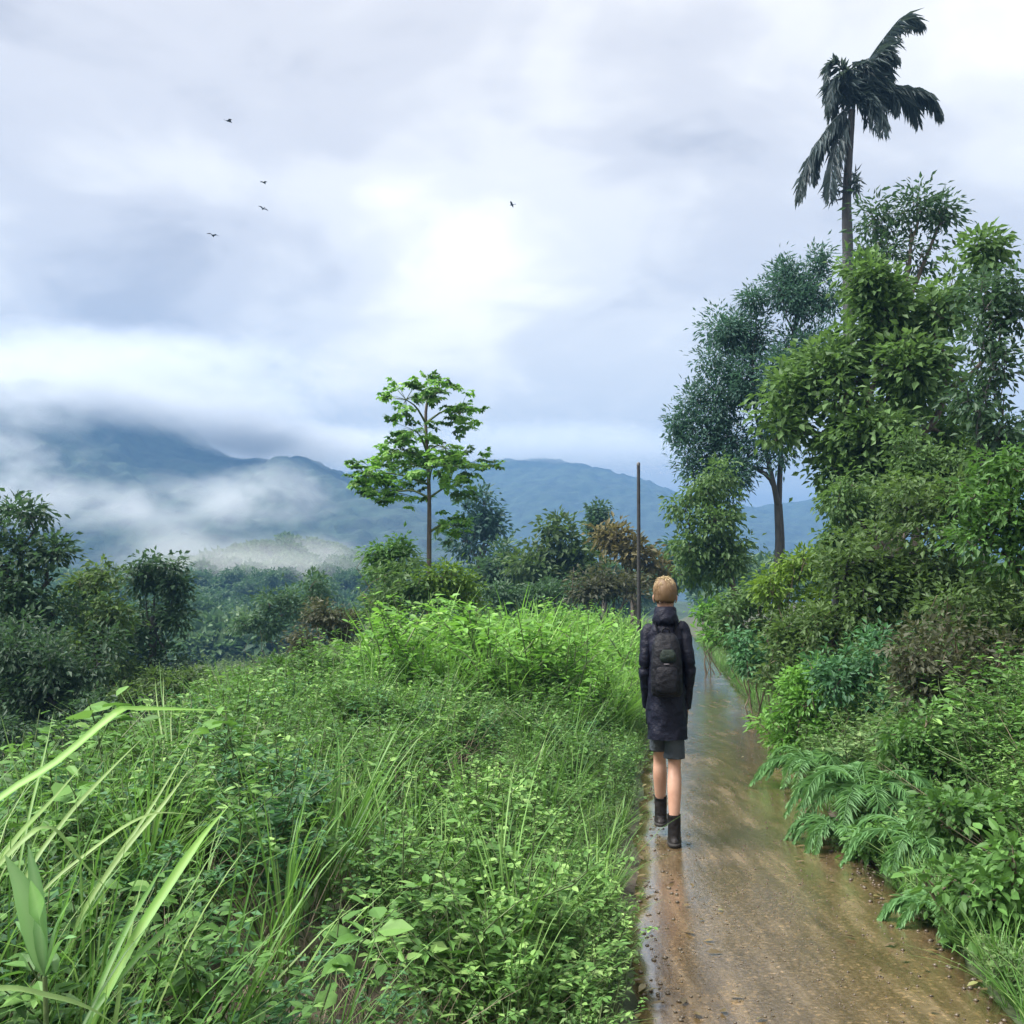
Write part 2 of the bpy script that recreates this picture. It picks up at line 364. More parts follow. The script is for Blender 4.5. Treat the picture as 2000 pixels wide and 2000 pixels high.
# ------------------------------------------------------------------ mountains
def mountain_mat(name, c0, c1):
    m, t, b, o = new_mat(name)
    g = N(t, 'ShaderNodeNewGeometry')
    n1 = N(t, 'ShaderNodeTexNoise', inp={'Scale': .08, 'Detail': 8.0, 'Roughness': .7}); ln(t, g.outputs['Position'], n1.inputs['Vector'])
    ln(t, ramp(t, n1.outputs[0], [(.35, c0), (.65, c1)]), b.inputs['Base Color']); b.inputs['Roughness'].default_value = .9
    bp = N(t, 'ShaderNodeBump', inp={'Strength': .8, 'Distance': 5.0}); ln(t, n1.outputs[0], bp.inputs['Height']); ln(t, bp.outputs[0], b.inputs['Normal'])
    return m
def mountain(name, crest, d0, d1, seed, mat, n=(420, 150), rel=1.):
    cx = [P(a, b, d1)[0] for a, b in crest]; cz = [P(a, b, d1)[2] for a, b in crest]
    x = np.linspace(cx[0], cx[-1], n[0]); t = np.linspace(0, 1.5, n[1])
    X, T = np.meshgrid(x, t)
    H = np.interp(X, cx, cz)
    Y = d0 + (d1 - d0) * T
    prof = np.where(T <= 1, .15 * T + .85 * ss(0, 1, T) ** 1.0, 1 - .8 * ss(1, 1.5, T))
    spur = 1 - np.abs(2 * fbm(X / 190 + .3 * T, Y / 420, seed) - 1)
    amp = np.sin(np.clip(T, 0, 1) * math.pi)
    Z = -8 + (H + 8) * prof + rel * amp * 44 * (spur - .66) + rel * (10 * (fbm(X / 60, Y / 60, seed + 5) - .5) + 7 * (vnoise(X / 9, Y / 9, seed + 9) - .5)) * ss(0, .12, T)
    o = grid_mesh(name, X, Y, Z, mat); tag(o, kind='structure')
mm = mountain_mat('forested_slope', (.006, .014, .010), (.035, .065, .035))
mountain('mountain', [(-900, 700), (-300, 690), (0, 715), (120, 735), (230, 765), (330, 800), (420, 880), (520, 920), (630, 915), (720, 955), (800, 985), (900, 1040), (1000, 1110), (1150, 1190)], 330, 900, 31, mm)
mountain('mountain', [(450, 1020), (700, 935), (830, 915), (950, 903), (1050, 905), (1100, 912), (1160, 925), (1240, 950), (1320, 985), (1450, 1000), (1560, 985), (1700, 960), (2100, 960), (2900, 1050)], 700, 1400, 57, mm)
mountain('hill', [(60, 1200), (200, 1165), (300, 1150), (420, 1140), (500, 1130), (600, 1090), (680, 1105), (780, 1135), (900, 1140), (1050, 1155), (1300, 1175), (1700, 1185)], 110, 300, 77, mountain_mat('wooded_hill', (.012, .030, .018), (.035, .070, .036)), (260, 90), .15)

# ------------------------------------------------------------------ trees and shrubs from crown lobes
def crown_lobes(lobes, d, depth=1.0, r=rng):
    out = []
    for lb in lobes:
        px, py, rx, ry = lb[:4]; dd = d + (lb[4] if len(lb) > 4 else r.uniform(-.5, .5) * rx * mpp(d) * depth)
        c = P(px, py, dd); out.append((c, np.array((rx, rx * .8 * depth, ry)) * mpp(dd)))
    return out
def add_crown(B, TB, L3, leaf, dens, clump, r, origin, droop=.5, wr=.5, per=26, twig=True, fine=False, tint_lo=0., tint_hi=1., flat=.7, hang=0., mat=0):
    """leaf clumps through each lobe; twigs (into TB) lead to them"""
    sub_ = []
    for c, rad in L3:
        m = 4; dr = rdir(m, r)
        sub_.append((c, rad * .72, .55))
        for q in range(m): sub_.append((c + dr[q] * rad * r.uniform(.45, .75), rad * r.uniform(.38, .62), 1.0))
    for c, rad, dk in sub_:
        area = dk * rad[0] * rad[2] * math.pi
        n = max(4, int(area * dens * 1.05 / (clump * clump)))
        dirs = rdir(n, r); rr = r.random(n)[:, None] ** (1 / 2.4)
        cc = c + dirs * rad * rr
        cc[:, 2] -= hang * r.random(n) * rad[2]
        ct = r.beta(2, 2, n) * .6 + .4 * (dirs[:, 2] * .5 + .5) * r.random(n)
        k = per
        cen = np.repeat(cc, k, 0)
        off = r.normal(size=(n * k, 3)) * clump * np.array((.5, .5, .5 * flat))
        pos = cen + off
        d = nrm(off + .6 * nrm(np.repeat(dirs, k, 0)) * clump + r.normal(size=off.shape) * clump * .35)
        d[:, 2] -= droop * r.random(n * k); d = nrm(d)
        up = nrm(r.normal(size=off.shape) * .55 + np.array((0, 0, 1.)))
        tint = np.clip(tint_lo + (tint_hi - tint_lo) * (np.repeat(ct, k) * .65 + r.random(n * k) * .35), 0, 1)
        Ls = leaf * r.uniform(.6, 1.3, n * k)
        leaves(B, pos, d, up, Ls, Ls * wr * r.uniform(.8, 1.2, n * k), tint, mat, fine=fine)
        if twig:
            m = max(3, n // 3); sel = r.choice(n, m, replace=False)
            e = cc[sel]; s0 = np.broadcast_to(c - np.array((0, 0, rad[2] * .5)), e.shape)
            mid = (s0 + e) / 2 + r.normal(size=e.shape) * rad * .08
            rw = .012 * rad.mean() + .004
            tubes(TB, np.stack([s0, mid, e], 1), np.tile(np.array((rw * 1.6, rw, rw * .35)), (m, 1)), 4, .5, 0)
def limb(TB, a, b, r0, r1, r, bend=.08, k=7, sides=6):
    a = np.asarray(a); b = np.asarray(b); L = np.linalg.norm(b - a)
    m1 = a + (b - a) * .35 + r.normal(size=3) * L * bend + np.array((0, 0, L * .06)); m2 = a + (b - a) * .7 + r.normal(size=3) * L * bend
    p = curve([a, m1, m2, b], k); tubes(TB, p, np.linspace(r0, r1, k), sides)
def tree(name, label, cat, d, lobes, leafmat, leaf, trunk=None, bark='bark', dens=1.6, clump=None, seed=1, group=None, per=26, depth=1.0, shrub=False, **kw):
    r = np.random.default_rng(seed)
    L3 = crown_lobes(lobes, d, depth, r)
    cx = float(np.mean([c[0] for c, _ in L3]))
    if trunk: bx = P(trunk[0], 1200, d)[0]
    else: bx = cx
    base = np.array((bx, d, float(gz(bx, d)) - .06))
    root = empty(name, base, label, cat, group)
    B, TB = MB(), MB()
    span = max(rad.max() for _, rad in L3)
    cl = clump or max(leaf * 1.9, span * .16)
    add_crown(B, TB, L3, leaf, dens, cl, r, base, per=per, **kw)
    if trunk and not shrub:
        tr0 = trunk[3]; fork = P(trunk[1], trunk[2], d)
        p = curve([base, base + (fork - base) * .35 + r.normal(size=3) * .1 * np.array((1, 1, 0)), base + (fork - base) * .7 + r.normal(size=3) * .1 * np.array((1, 1, 0)), fork], 12)
        tubes(TB, p, np.linspace(tr0 * 1.25, tr0 * .8, 12) * np.where(np.arange(12) == 0, 1.3, 1), 10)
        order = sorted(range(len(L3)), key=lambda q: L3[q][0][0]); ng = min(3, len(L3))
        for grp in np.array_split(order, ng):
            cen = np.mean([L3[q][0] for q in grp], 0); L = np.linalg.norm(cen - fork)
            st = fork - (fork - base) * r.uniform(0, .10); sd = nrm(cen - st)
            mb = curve([st, st + (sd * .35 + np.array((0, 0, .25))) * L * .45 + r.normal(size=3) * .05 * L, st + (cen - st) * .62 + r.normal(size=3) * .05 * L, cen], 14)
            tubes(TB, mb, np.linspace(tr0 * .62, tr0 * .16, 14), 8)
            for q in grp:
                c, rad = L3[q]; e = c - np.array((0, 0, rad[2] * .3)); dd = np.linalg.norm(mb[3:12] - (e - np.array((0, 0, rad[2] * .8))), axis=1); a = mb[3 + int(dd.argmin())]
                limb(TB, a, e, tr0 * .28, tr0 * .07, r)
    else:
        for c, rad in L3:
            for q in range(3):
                s0 = base + r.normal(size=3) * np.array((.12, .12, 0)); s0[2] = float(gz(s0[0], s0[1])) - .04
                rb = (trunk[3] if trunk else .02)
                limb(TB, s0, c + r.normal(size=3) * rad * .35, rb, rb * .3, r, .1, 7, 5)
    tb = TB.build('stem' if shrub or not trunk else 'trunk', M[bark], root, base)
    cr = B.build('foliage' if shrub or not trunk else 'crown', M[leafmat], root, base)
    return root, tb, cr

# right-hand trees
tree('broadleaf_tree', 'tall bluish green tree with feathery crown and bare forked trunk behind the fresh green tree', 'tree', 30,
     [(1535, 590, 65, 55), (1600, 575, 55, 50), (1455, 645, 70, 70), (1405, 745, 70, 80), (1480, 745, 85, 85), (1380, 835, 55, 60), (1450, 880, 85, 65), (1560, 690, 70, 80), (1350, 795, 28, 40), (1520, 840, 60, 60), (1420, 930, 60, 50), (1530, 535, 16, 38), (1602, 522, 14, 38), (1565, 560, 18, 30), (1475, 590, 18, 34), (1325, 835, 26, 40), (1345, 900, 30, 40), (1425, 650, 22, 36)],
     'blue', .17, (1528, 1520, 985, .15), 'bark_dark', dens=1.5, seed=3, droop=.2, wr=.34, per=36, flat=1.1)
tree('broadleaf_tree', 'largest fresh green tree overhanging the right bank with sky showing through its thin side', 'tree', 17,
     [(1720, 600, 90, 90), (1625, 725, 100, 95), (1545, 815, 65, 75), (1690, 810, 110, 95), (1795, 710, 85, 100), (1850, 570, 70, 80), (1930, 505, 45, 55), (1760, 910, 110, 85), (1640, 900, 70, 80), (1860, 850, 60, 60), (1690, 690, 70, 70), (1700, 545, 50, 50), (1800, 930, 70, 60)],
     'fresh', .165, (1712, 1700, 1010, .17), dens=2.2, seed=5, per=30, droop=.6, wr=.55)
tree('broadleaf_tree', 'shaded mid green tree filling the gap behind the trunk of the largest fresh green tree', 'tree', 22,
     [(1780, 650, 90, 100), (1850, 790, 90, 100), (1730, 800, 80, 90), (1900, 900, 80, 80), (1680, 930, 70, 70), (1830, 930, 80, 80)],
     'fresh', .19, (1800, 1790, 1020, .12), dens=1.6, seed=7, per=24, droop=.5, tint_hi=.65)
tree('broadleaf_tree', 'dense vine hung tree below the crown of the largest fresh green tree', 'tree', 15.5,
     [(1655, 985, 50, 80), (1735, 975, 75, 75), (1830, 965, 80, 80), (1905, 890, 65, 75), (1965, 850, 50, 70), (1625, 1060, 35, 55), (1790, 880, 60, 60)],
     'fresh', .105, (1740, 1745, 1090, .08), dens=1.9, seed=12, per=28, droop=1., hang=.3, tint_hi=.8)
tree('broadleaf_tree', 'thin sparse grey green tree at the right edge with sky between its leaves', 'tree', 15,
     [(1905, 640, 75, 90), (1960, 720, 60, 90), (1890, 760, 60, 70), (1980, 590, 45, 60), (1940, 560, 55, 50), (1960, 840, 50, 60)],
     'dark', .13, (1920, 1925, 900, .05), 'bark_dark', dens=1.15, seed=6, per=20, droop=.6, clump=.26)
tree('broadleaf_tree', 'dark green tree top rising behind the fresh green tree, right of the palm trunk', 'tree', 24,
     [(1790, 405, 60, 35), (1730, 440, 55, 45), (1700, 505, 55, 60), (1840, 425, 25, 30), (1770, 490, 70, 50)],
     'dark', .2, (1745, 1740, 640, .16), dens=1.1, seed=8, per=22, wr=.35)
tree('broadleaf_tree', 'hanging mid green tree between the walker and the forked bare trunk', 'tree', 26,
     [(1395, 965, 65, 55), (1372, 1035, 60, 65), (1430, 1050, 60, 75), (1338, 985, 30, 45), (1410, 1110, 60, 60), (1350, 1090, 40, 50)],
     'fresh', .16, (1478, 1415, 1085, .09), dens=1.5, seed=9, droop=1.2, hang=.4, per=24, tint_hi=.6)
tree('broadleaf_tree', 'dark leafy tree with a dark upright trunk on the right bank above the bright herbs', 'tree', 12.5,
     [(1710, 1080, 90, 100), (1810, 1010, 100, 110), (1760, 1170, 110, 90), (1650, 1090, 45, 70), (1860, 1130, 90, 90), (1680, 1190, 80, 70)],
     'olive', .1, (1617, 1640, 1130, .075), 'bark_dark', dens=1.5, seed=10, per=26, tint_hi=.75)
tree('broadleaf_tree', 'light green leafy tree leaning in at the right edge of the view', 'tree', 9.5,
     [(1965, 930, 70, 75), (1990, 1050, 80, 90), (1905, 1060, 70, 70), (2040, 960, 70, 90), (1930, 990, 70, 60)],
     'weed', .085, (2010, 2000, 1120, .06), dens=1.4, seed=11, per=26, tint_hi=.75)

# right-bank shrubs
def shrub(label, d, lobes, lm, leaf, seed, rb=.014, group='shrubs on the right bank', **kw):
    return tree('shrub', label, 'shrub', d, lobes, lm, leaf, (float(np.mean([l[0] for l in lobes])), 0, 0, rb), 'dry', seed=seed, group=group, shrub=True, **kw)
shrub('brown withering shrub with dry reddish leaves on the right bank', 8.6, [(1850, 1310, 120, 130), (1930, 1420, 90, 130), (1780, 1270, 90, 90), (1880, 1500, 90, 90), (1950, 1290, 70, 90)], 'brown', .07, 21, dens=1.2, per=20)
shrub('dusky olive shrub between the dark tree and the brown shrub', 9.6, [(1930, 1200, 80, 80), (1850, 1190, 60, 60), (1985, 1280, 60, 80)], 'olive', .075, 22, dens=1.4, per=22, tint_hi=.6)
shrub('pale green leafy shrub left of the brown shrub on the right bank', 10, [(1690, 1290, 80, 70), (1640, 1330, 60, 60), (1740, 1370, 70, 70)], 'weed_cool', .075, 23, dens=1.6, per=24, tint_hi=.7)
shrub('brightest green herb bush standing beside the middle of the path', 11, [(1545, 1360, 60, 55), (1620, 1370, 65, 60), (1530, 1420, 45, 45), (1600, 1440, 80, 50), (1580, 1320, 50, 40)], 'grass_bright', .07, 24, dens=1.7, per=24, tint_hi=.6)
shrub('deep green shrub above the fern on the right bank', 7.6, [(1790, 1440, 60, 60), (1830, 1520, 70, 60), (1760, 1480, 50, 50)], 'weed', .06, 25, dens=1.6, per=24, tint_hi=.9)
shrub('broad leaved fresh green bush in the lower right corner', 4.9, [(1935, 1800, 75, 75), (1880, 1730, 70, 60), (1985, 1720, 60, 80), (1960, 1880, 60, 60)], 'weed', .065, 26, dens=1.4, per=18, fine=True)
shrub('shaded green bush at the right edge below the brown shrub', 6.1, [(1965, 1590, 65, 80), (1900, 1630, 65, 60), (1840, 1600, 50, 45)], 'weed', .06, 27, dens=1.5, per=22, fine=True, tint_hi=.7)
shrub('lime green bush at the foot of the forked bare trunk', 17, [(1560, 1115, 45, 50), (1530, 1160, 50, 50), (1600, 1160, 40, 50)], 'lime', .11, 28, dens=1.6)
shrub('mid green bush on the right of the path where it narrows', 20, [(1440, 1190, 45, 60), (1490, 1170, 50, 60), (1470, 1240, 50, 50)], 'fresh', .12, 29, dens=1.7, tint_hi=.7)
shrub('light green bush at the far end of the path right of the walker', 26, [(1385, 1195, 25, 40), (1400, 1235, 25, 28)], 'grass_bright', .14, 30, dens=1.8)
shrub('dull olive shrub below the dark upright trunk', 12.5, [(1560, 1260, 60, 70), (1620, 1240, 50, 60), (1520, 1300, 45, 45)], 'olive', .085, 31, dens=1.6, tint_hi=.8)
shrub('small cool green bush right of the path in front of the dull olive shrub', 14.5, [(1480, 1290, 40, 45), (1450, 1270, 30, 40)], 'weed_cool', .085, 32, dens=1.7)
shrub('leafy bush hugging the right edge of the path below the fern', 6.6, [(1700, 1640, 50, 35), (1760, 1670, 50, 40)], 'weed', .05, 33, dens=1.6, fine=True)

# middle distance trees beyond the bank
G1 = 'trees beyond the left bank'
tree('round_tree', 'dark blunt tree directly behind the slender young tree', 'tree', 62, [(935, 1005, 42, 50), (955, 1050, 50, 45), (910, 1050, 40, 40)], 'blue', .4, (935, 935, 1100, .2), dens=1.8, seed=41, group=G1, tint_hi=.5)
tree('round_tree', 'wide dark olive tree in the middle of the far tree line', 'tree', 46, [(1080, 1075, 60, 50), (1040, 1120, 70, 55), (1120, 1110, 60, 60), (1090, 1040, 35, 30)], 'olive', .34, (1080, 1080, 1150, .2), dens=1.7, seed=42, group=G1, tint_hi=.45)
tree('round_tree', 'grey green tree left of the dark olive tree in the far tree line', 'tree', 50, [(980, 1090, 45, 40), (950, 1125, 45, 40), (1000, 1130, 50, 40)], 'dark', .34, (980, 980, 1150, .16), dens=1.7, seed=43, group=G1)
tree('round_tree', 'tan coloured tree just left of the thin pole top', 'tree', 42, [(1205, 1055, 45, 28), (1235, 1085, 55, 30), (1275, 1110, 45, 35)], 'tan', .3, (1235, 1235, 1140, .14), dens=1.7, seed=44, group=G1)
tree('conical_tree', 'small pointed dark tree peeping over the far tree line', 'tree', 60, [(1168, 1000, 8, 22), (1168, 1025, 20, 22), (1175, 1055, 28, 28)], 'dark', .3, (1172, 1172, 1090, .12), dens=2.2, seed=45, group=G1)
tree('round_tree', 'bluish tree right of the pole behind the walker head', 'tree', 52, [(1320, 1075, 35, 50), (1345, 1110, 35, 40), (1300, 1120, 35, 35)], 'blue', .34, (1320, 1320, 1150, .16), dens=1.8, seed=46, group=G1, tint_hi=.7)
tree('round_bush', 'grey brown bush below the tan coloured tree', 'bush', 34, [(1190, 1150, 45, 25), (1150, 1140, 45, 35), (1225, 1145, 40, 30)], 'brown', .2, (1190, 1190, 1180, .05), dens=1.7, seed=47, group=G1, shrub=True)
tree('round_bush', 'dark green bush under the wide dark olive tree', 'bush', 36, [(1030, 1165, 60, 28), (1090, 1155, 50, 30), (970, 1165, 50, 28)], 'dark', .2, (1030, 1030, 1180, .05), dens=1.8, seed=48, group=G1, shrub=True)
# left
tree('broadleaf_tree', 'tallest dark tree at the left edge of the view', 'tree', 19,
     [(55, 1000, 50, 40), (25, 1060, 60, 50), (95, 1075, 40, 40), (30, 1170, 90, 80), (110, 1180, 80, 70), (-40, 1100, 70, 90)], 'dark', .14, (45, 50, 1180, .14), 'bark_dark', dens=1.2, seed=51, group=G1, tint_hi=.7)
tree('broadleaf_tree', 'low dark tree filling the left edge under the tallest dark tree', 'tree', 16.5,
     [(30, 1290, 90, 90), (130, 1310, 90, 90), (40, 1400, 100, 70), (150, 1390, 70, 60)], 'dark', .12, (60, 70, 1360, .1), 'bark_dark', dens=1.6, seed=52, group=G1, tint_hi=.55)
tree('broadleaf_tree', 'open dark topped tree right of the tallest dark tree, against the mist', 'tree', 25,
     [(310, 1105, 40, 32), (275, 1130, 40, 30), (340, 1150, 32, 28), (280, 1200, 60, 45), (340, 1210, 35, 40), (240, 1250, 60, 50), (265, 1310, 60, 50), (330, 1290, 40, 50)], 'dark', .16, (300, 300, 1200, .1), 'bark_dark', dens=1.2, seed=53, group=G1, tint_hi=.8)
tree('broadleaf_tree', 'olive green leafy tree between the two dark trees on the left', 'tree', 22,
     [(190, 1130, 50, 42), (150, 1170, 50, 50), (210, 1200, 60, 60), (170, 1260, 70, 60), (220, 1320, 60, 50)], 'olive', .15, (180, 185, 1240, .09), dens=1.5, seed=54, group=G1, tint_hi=.7)
shrub('dark brownish shrub on the crest of the left bank', 20, [(620, 1210, 45, 40), (660, 1235, 40, 40), (590, 1250, 40, 30)], 'brown', .1, 55, dens=1.6, group='shrubs on the left bank')
shrub('leafy green shrub around the foot of the slender young tree', 21, [(765, 1130, 55, 50), (800, 1165, 55, 45), (745, 1185, 55, 50)], 'fresh', .14, 56, dens=1.7, tint_hi=.7, group='shrubs on the left bank')
shrub('upright green shrub left of the slender tree trunk', 23, [(745, 1080, 25, 30), (785, 1075, 22, 28), (760, 1115, 40, 30)], 'weed', .13, 57, dens=1.7, group='shrubs on the left bank')
shrub('yellow green shrub right of the slender tree trunk', 21, [(880, 1120, 45, 30), (910, 1165, 50, 40), (850, 1150, 30, 30)], 'lime', .12, 58, dens=1.7, tint_hi=.7, group='shrubs on the left bank')
shrub('dark green shrub on the slope below the bright grass patch', 13, [(470, 1340, 45, 30), (530, 1320, 45, 35), (420, 1370, 40, 30)], 'weed', .07, 59, dens=1.7, tint_hi=.5, group='shrubs on the left bank')
shrub('dark bushy shrub hiding the foot of the low dark tree at the left edge', 14.5, [(20, 1450, 70, 45), (110, 1440, 70, 45), (190, 1410, 55, 45)], 'dark', .09, 61, dens=1.7, tint_hi=.7, group='shrubs on the left bank')
shrub('olive shrub below the open dark topped tree', 18, [(250, 1365, 55, 40), (320, 1345, 50, 40), (380, 1330, 40, 30)], 'olive', .1, 62, dens=1.7, tint_hi=.7, group='shrubs on the left bank')
shrub('hazy green shrub between the slope and the wooded hill', 38, [(550, 1190, 50, 40), (500, 1220, 45, 30), (610, 1160, 40, 35)], 'far', .2, 60, dens=1.7, group='shrubs on the left bank')

# slender young tree: every leaf is a part
def slender_tree():
    d = 22.; r = np.random.default_rng(70)
    bx = P(838, 1200, d)[0]; base = np.array((bx, d, float(gz(bx, d)) - .05))
    root = empty('slender_tree', base, 'slender young tree with a thin bare stem and an open crown of large drooping leaves', 'tree')
    TB = MB()
    fork = P(832, 800, d)
    st = curve([base, P(838, 1100, d), P(838, 960, d), fork, P(855, 765, d)], 24)
    tubes(TB, st, np.linspace(.062, .022, 24), 8)
    B = MB(); leaves(B, np.zeros((1, 3)), np.array([[0, 1., 0]]), np.array([[0, 0, 1.]]), 1.0, .55, .5, fine=True)
    meshes = []
    for q in range(6):
        b2 = MB(); rq = np.random.default_rng(700 + q)
        tubes(b2, np.array([(0, 0, 0), (0, .35, .03), (0, .8, 0)]), np.array((.012, .01, .006)), 4, .5)
        for cx_, cy_ in ((0, .85), (-.34, .48), (.34, .52), (0.05, .40)):
            nl = 7; an = np.linspace(-2., 2., nl) + rq.normal(size=nl) * .2
            if cx_ * cx_ > .05: tubes(b2, np.array([(0, .25, 0), (cx_ * .6, cy_ * .85, .02), (cx_, cy_, 0)]), np.array((.008, .007, .005)), 3, .5)
            leaves(b2, np.tile(np.array([[cx_, cy_, rq.normal() * .06]]), (nl, 1)), np.stack([np.sin(an), np.cos(an), rq.uniform(-.6, .25, nl)], 1), np.tile(np.array([[0, 0, 1.]]), (nl, 1)) + rq.normal(size=(nl, 3)) * .3, rq.uniform(.26, .44, nl), .2, np.clip(q / 5.5 + rq.normal(size=nl) * .2, 0, 1), fine=True, droop=.25, fold=.1)
        meshes.append(b2.mesh('leaf', M['grass_bright'] if q > 1 else M['weed']))
    L = [(855, 765, 42, 24, 24), (800, 795, 34, 22, 20), (900, 800, 34, 30, 22), (865, 865, 50, 22, 22), (790, 880, 45, 25, 24), (722, 930, 36, 38, 26), (770, 960, 60, 34, 36), (905, 905, 66, 22, 36), (850, 920, 55, 24, 26), (815, 850, 45, 20, 16), (885, 1025, 34, 26, 22), (900, 945, 25, 14, 8), (755, 905, 40, 30, 18)]
    cr = TB.build('trunk', M['bark'], root, base)
    CB = MB(); pts = []
    for px, py, rx, ry, n in L:
        c = P(px, py, d) + np.array((0, r.uniform(-.8, .8), 0)); rad = np.array((rx, rx, ry)) * mpp(d)
        s = st[min(range(24), key=lambda i: abs(st[i][2] - (c[2] - .25)))]
        tubes(CB, curve([s, (s + c) / 2 + np.array((0, 0, .1)), c], 6), np.linspace(.03, .01, 6), 5)
        for q in range(n):
            dr = rdir(1, r)[0]; p = c + dr * rad * r.random() ** .5
            pts.append((p, nrm(dr * np.array((1, 1, .35)) + r.normal(size=3) * .4 - np.array((0, 0, .12)))))
        e = np.array([p for p, _ in pts[-n:]])
        tubes(CB, np.stack([np.broadcast_to(c, e.shape), (c + e) / 2, e], 1), np.tile(np.array((.008, .006, .004)), (n, 1)), 3)
    cro = CB.build('crown', M['stem'], root, base)
    for i, (p, dv) in enumerate(pts):
        o = bpy.data.objects.new('leaf_spray', meshes[r.integers(0, 6)]); COL.objects.link(o); o.parent = cro
        o.location = Vector(p - base)
        o.rotation_euler = Vector(dv).to_track_quat('Y', 'Z').to_euler()
        o.scale = (r.uniform(.24, .38),) * 3
slender_tree()

# tall palm with wind-swept fronds
def frond_mesh(B, ctrl, length_leaf, n, r, wleaf=.055, hang=.9, rach=.035, tip=.6):
    p = curve(ctrl, 16); tubes(B, p, np.linspace(rach, rach * .2, 16), 5, .3, 0)
    t = np.linspace(.12, 1, n) * 15; i = np.minimum(t.astype(int), 14); f = (t - i)[:, None]
    q = p[i] * (1 - f) + p[i + 1] * f; tan = nrm(np.gradient(p, axis=0))[i]
    side = nrm(np.cross(tan, np.array((0, 0, 1.)) + 1e-3))
    for s in (-1, 1):
        dv = nrm(tan * .55 + side * s * .75 * r.uniform(.6, 1.2, (n, 1)) + r.normal(size=(n, 3)) * .14)
        dv[:, 2] -= hang * r.uniform(.5, 1.2, n); dv = nrm(dv)
        ll = length_leaf * (1 - tip * np.abs(np.linspace(-.55, 1, n)) ** 2) * r.uniform(.75, 1.15, n)
        leaves(B, q, dv, nrm(side * s * .3 + np.array((0, 0, 1.)) + r.normal(size=(n, 3)) * .2), ll, wleaf, r.random(n) * .7, 0, droop=.2)
def palm():
    d = 36.; r = np.random.default_rng(80)
    bx = P(1660, 1200, d)[0]; base = np.array((bx, d, float(gz(bx, d)) - .1))
    root = empty('palm_tree', base, 'very tall palm with a bare trunk and ragged drooping fronds above the right hand trees', 'palm tree')
    TB = MB(); top = P(1664, 215, d)
    st = curve([base, P(1662, 900, d), P(1656, 500, d), P(1654, 380, d), top], 40)
    rad = np.linspace(.27, .12, 40) * (1 + .04 * (np.arange(40) % 2)); tubes(TB, st, rad, 12)
    TB.build('trunk', M['bark_dark'], root, base)
    FR = [[(1664, 205), (1690, 130), (1730, 70), (1768, 30), (1800, 48)], [(1664, 200), (1720, 168), (1785, 172), (1815, 185), (1838, 225)],
          [(1660, 205), (1620, 245), (1580, 310), (1558, 390)], [(1664, 195), (1648, 140), (1622, 125), (1610, 190)], [(1664, 200), (1695, 150), (1735, 165), (1750, 215)],
          [(1660, 210), (1640, 260), (1625, 320), (1620, 385)], [(1664, 200), (1680, 160), (1705, 150), (1715, 230)], [(1664, 200), (1655, 150), (1680, 120), (1700, 150)],
          [(1666, 205), (1690, 195), (1720, 215), (1725, 260)], [(1662, 200), (1640, 165), (1628, 180), (1622, 230)], [(1664, 200), (1672, 170), (1690, 170), (1695, 240)],
          [(1664, 205), (1700, 120), (1728, 95), (1752, 110)], [(1664, 205), (1655, 165), (1632, 150), (1618, 215)], [(1666, 205), (1685, 185), (1705, 190), (1708, 250)], [(1664, 200), (1690, 140), (1722, 125), (1735, 165)], [(1662, 205), (1632, 235), (1600, 290), (1590, 350)], [(1668, 200), (1740, 178), (1775, 190), (1795, 240)], [(1666, 203), (1672, 165), (1665, 140), (1640, 150)]]
    for i, ct in enumerate(FR):
        B = MB(); dep = r.uniform(-1.6, 1.6); m = len(ct) - 1
        c3 = [P(a, b, d + dep * (j / m) ** 1.2) for j, (a, b) in enumerate(ct)]
        Lf = sum(np.linalg.norm(np.array(c3[j + 1]) - c3[j]) for j in range(m))
        frond_mesh(B, c3, .95 if i != 3 else .7, int(30 * Lf / 2 + 16), r, .13, .95 if i != 3 else .5)
        B.build('frond', M['palm'], root, base)
    B = MB()   # old leaf bases / fruit stalks lower on the trunk
    for k in range(7):
        s = P(1654, 372 + r.uniform(-12, 12), d); e = s + np.array((r.uniform(-.7, .75), r.uniform(-.5, .5), r.uniform(-.1, .55)))
        tubes(B, curve([s, (s + e) / 2 + np.array((0, 0, -.12)), e], 6), np.linspace(.05, .015, 6), 4)
        nl = 16; leaves(B, e + r.normal(size=(nl, 3)) * .1, rdir(nl, r) - np.array((0, 0, .5)), rdir(nl, r), .4, .09, r.random(nl) * .5)
    B.build('stub_fronds', M['palm'], root, base)
palm()

def fern(label, cx, cy, d, n, ln_, seed, mat='fern', cat='fern', name='fern', width=.03):
    r = np.random.default_rng(seed); c = P(cx, cy, d); bz = float(gz(c[0], c[1])); base = np.array((c[0], c[1], bz))
    root = empty(name, base, label, cat, 'ferns on the right bank')
    lift = max(c[2] - bz - .25, .05)
    SB = MB(); tubes(SB, curve([base - np.array((0, 0, .05)), base + np.array((.02, .02, lift * .5)), base + np.array((0, 0, lift + .02))], 5), np.linspace(.03, .02, 5), 6); SB.build('stem', M['stem'], root, base)
    for i in range(n):
        a = 2 * math.pi * i / n * 1.0 + r.uniform(-.3, .3); L = ln_ * r.uniform(.7, 1.15); h = r.uniform(.25, .75)
        s = base + np.array((0, 0, lift)); o = np.array((math.cos(a), math.sin(a), 0)) * L
        ct = [s, s + o * .35 + np.array((0, 0, L * h * .6)), s + o * .75 + np.array((0, 0, L * h * .55)), s + o * 1.05 + np.array((0, 0, L * (h * .1 - .18)))]
        B = MB(); frond_mesh(B, ct, ln_ * .26, 46, r, width * .72, .25, .006, .75)
        B.build('frond', M[mat], root, base)
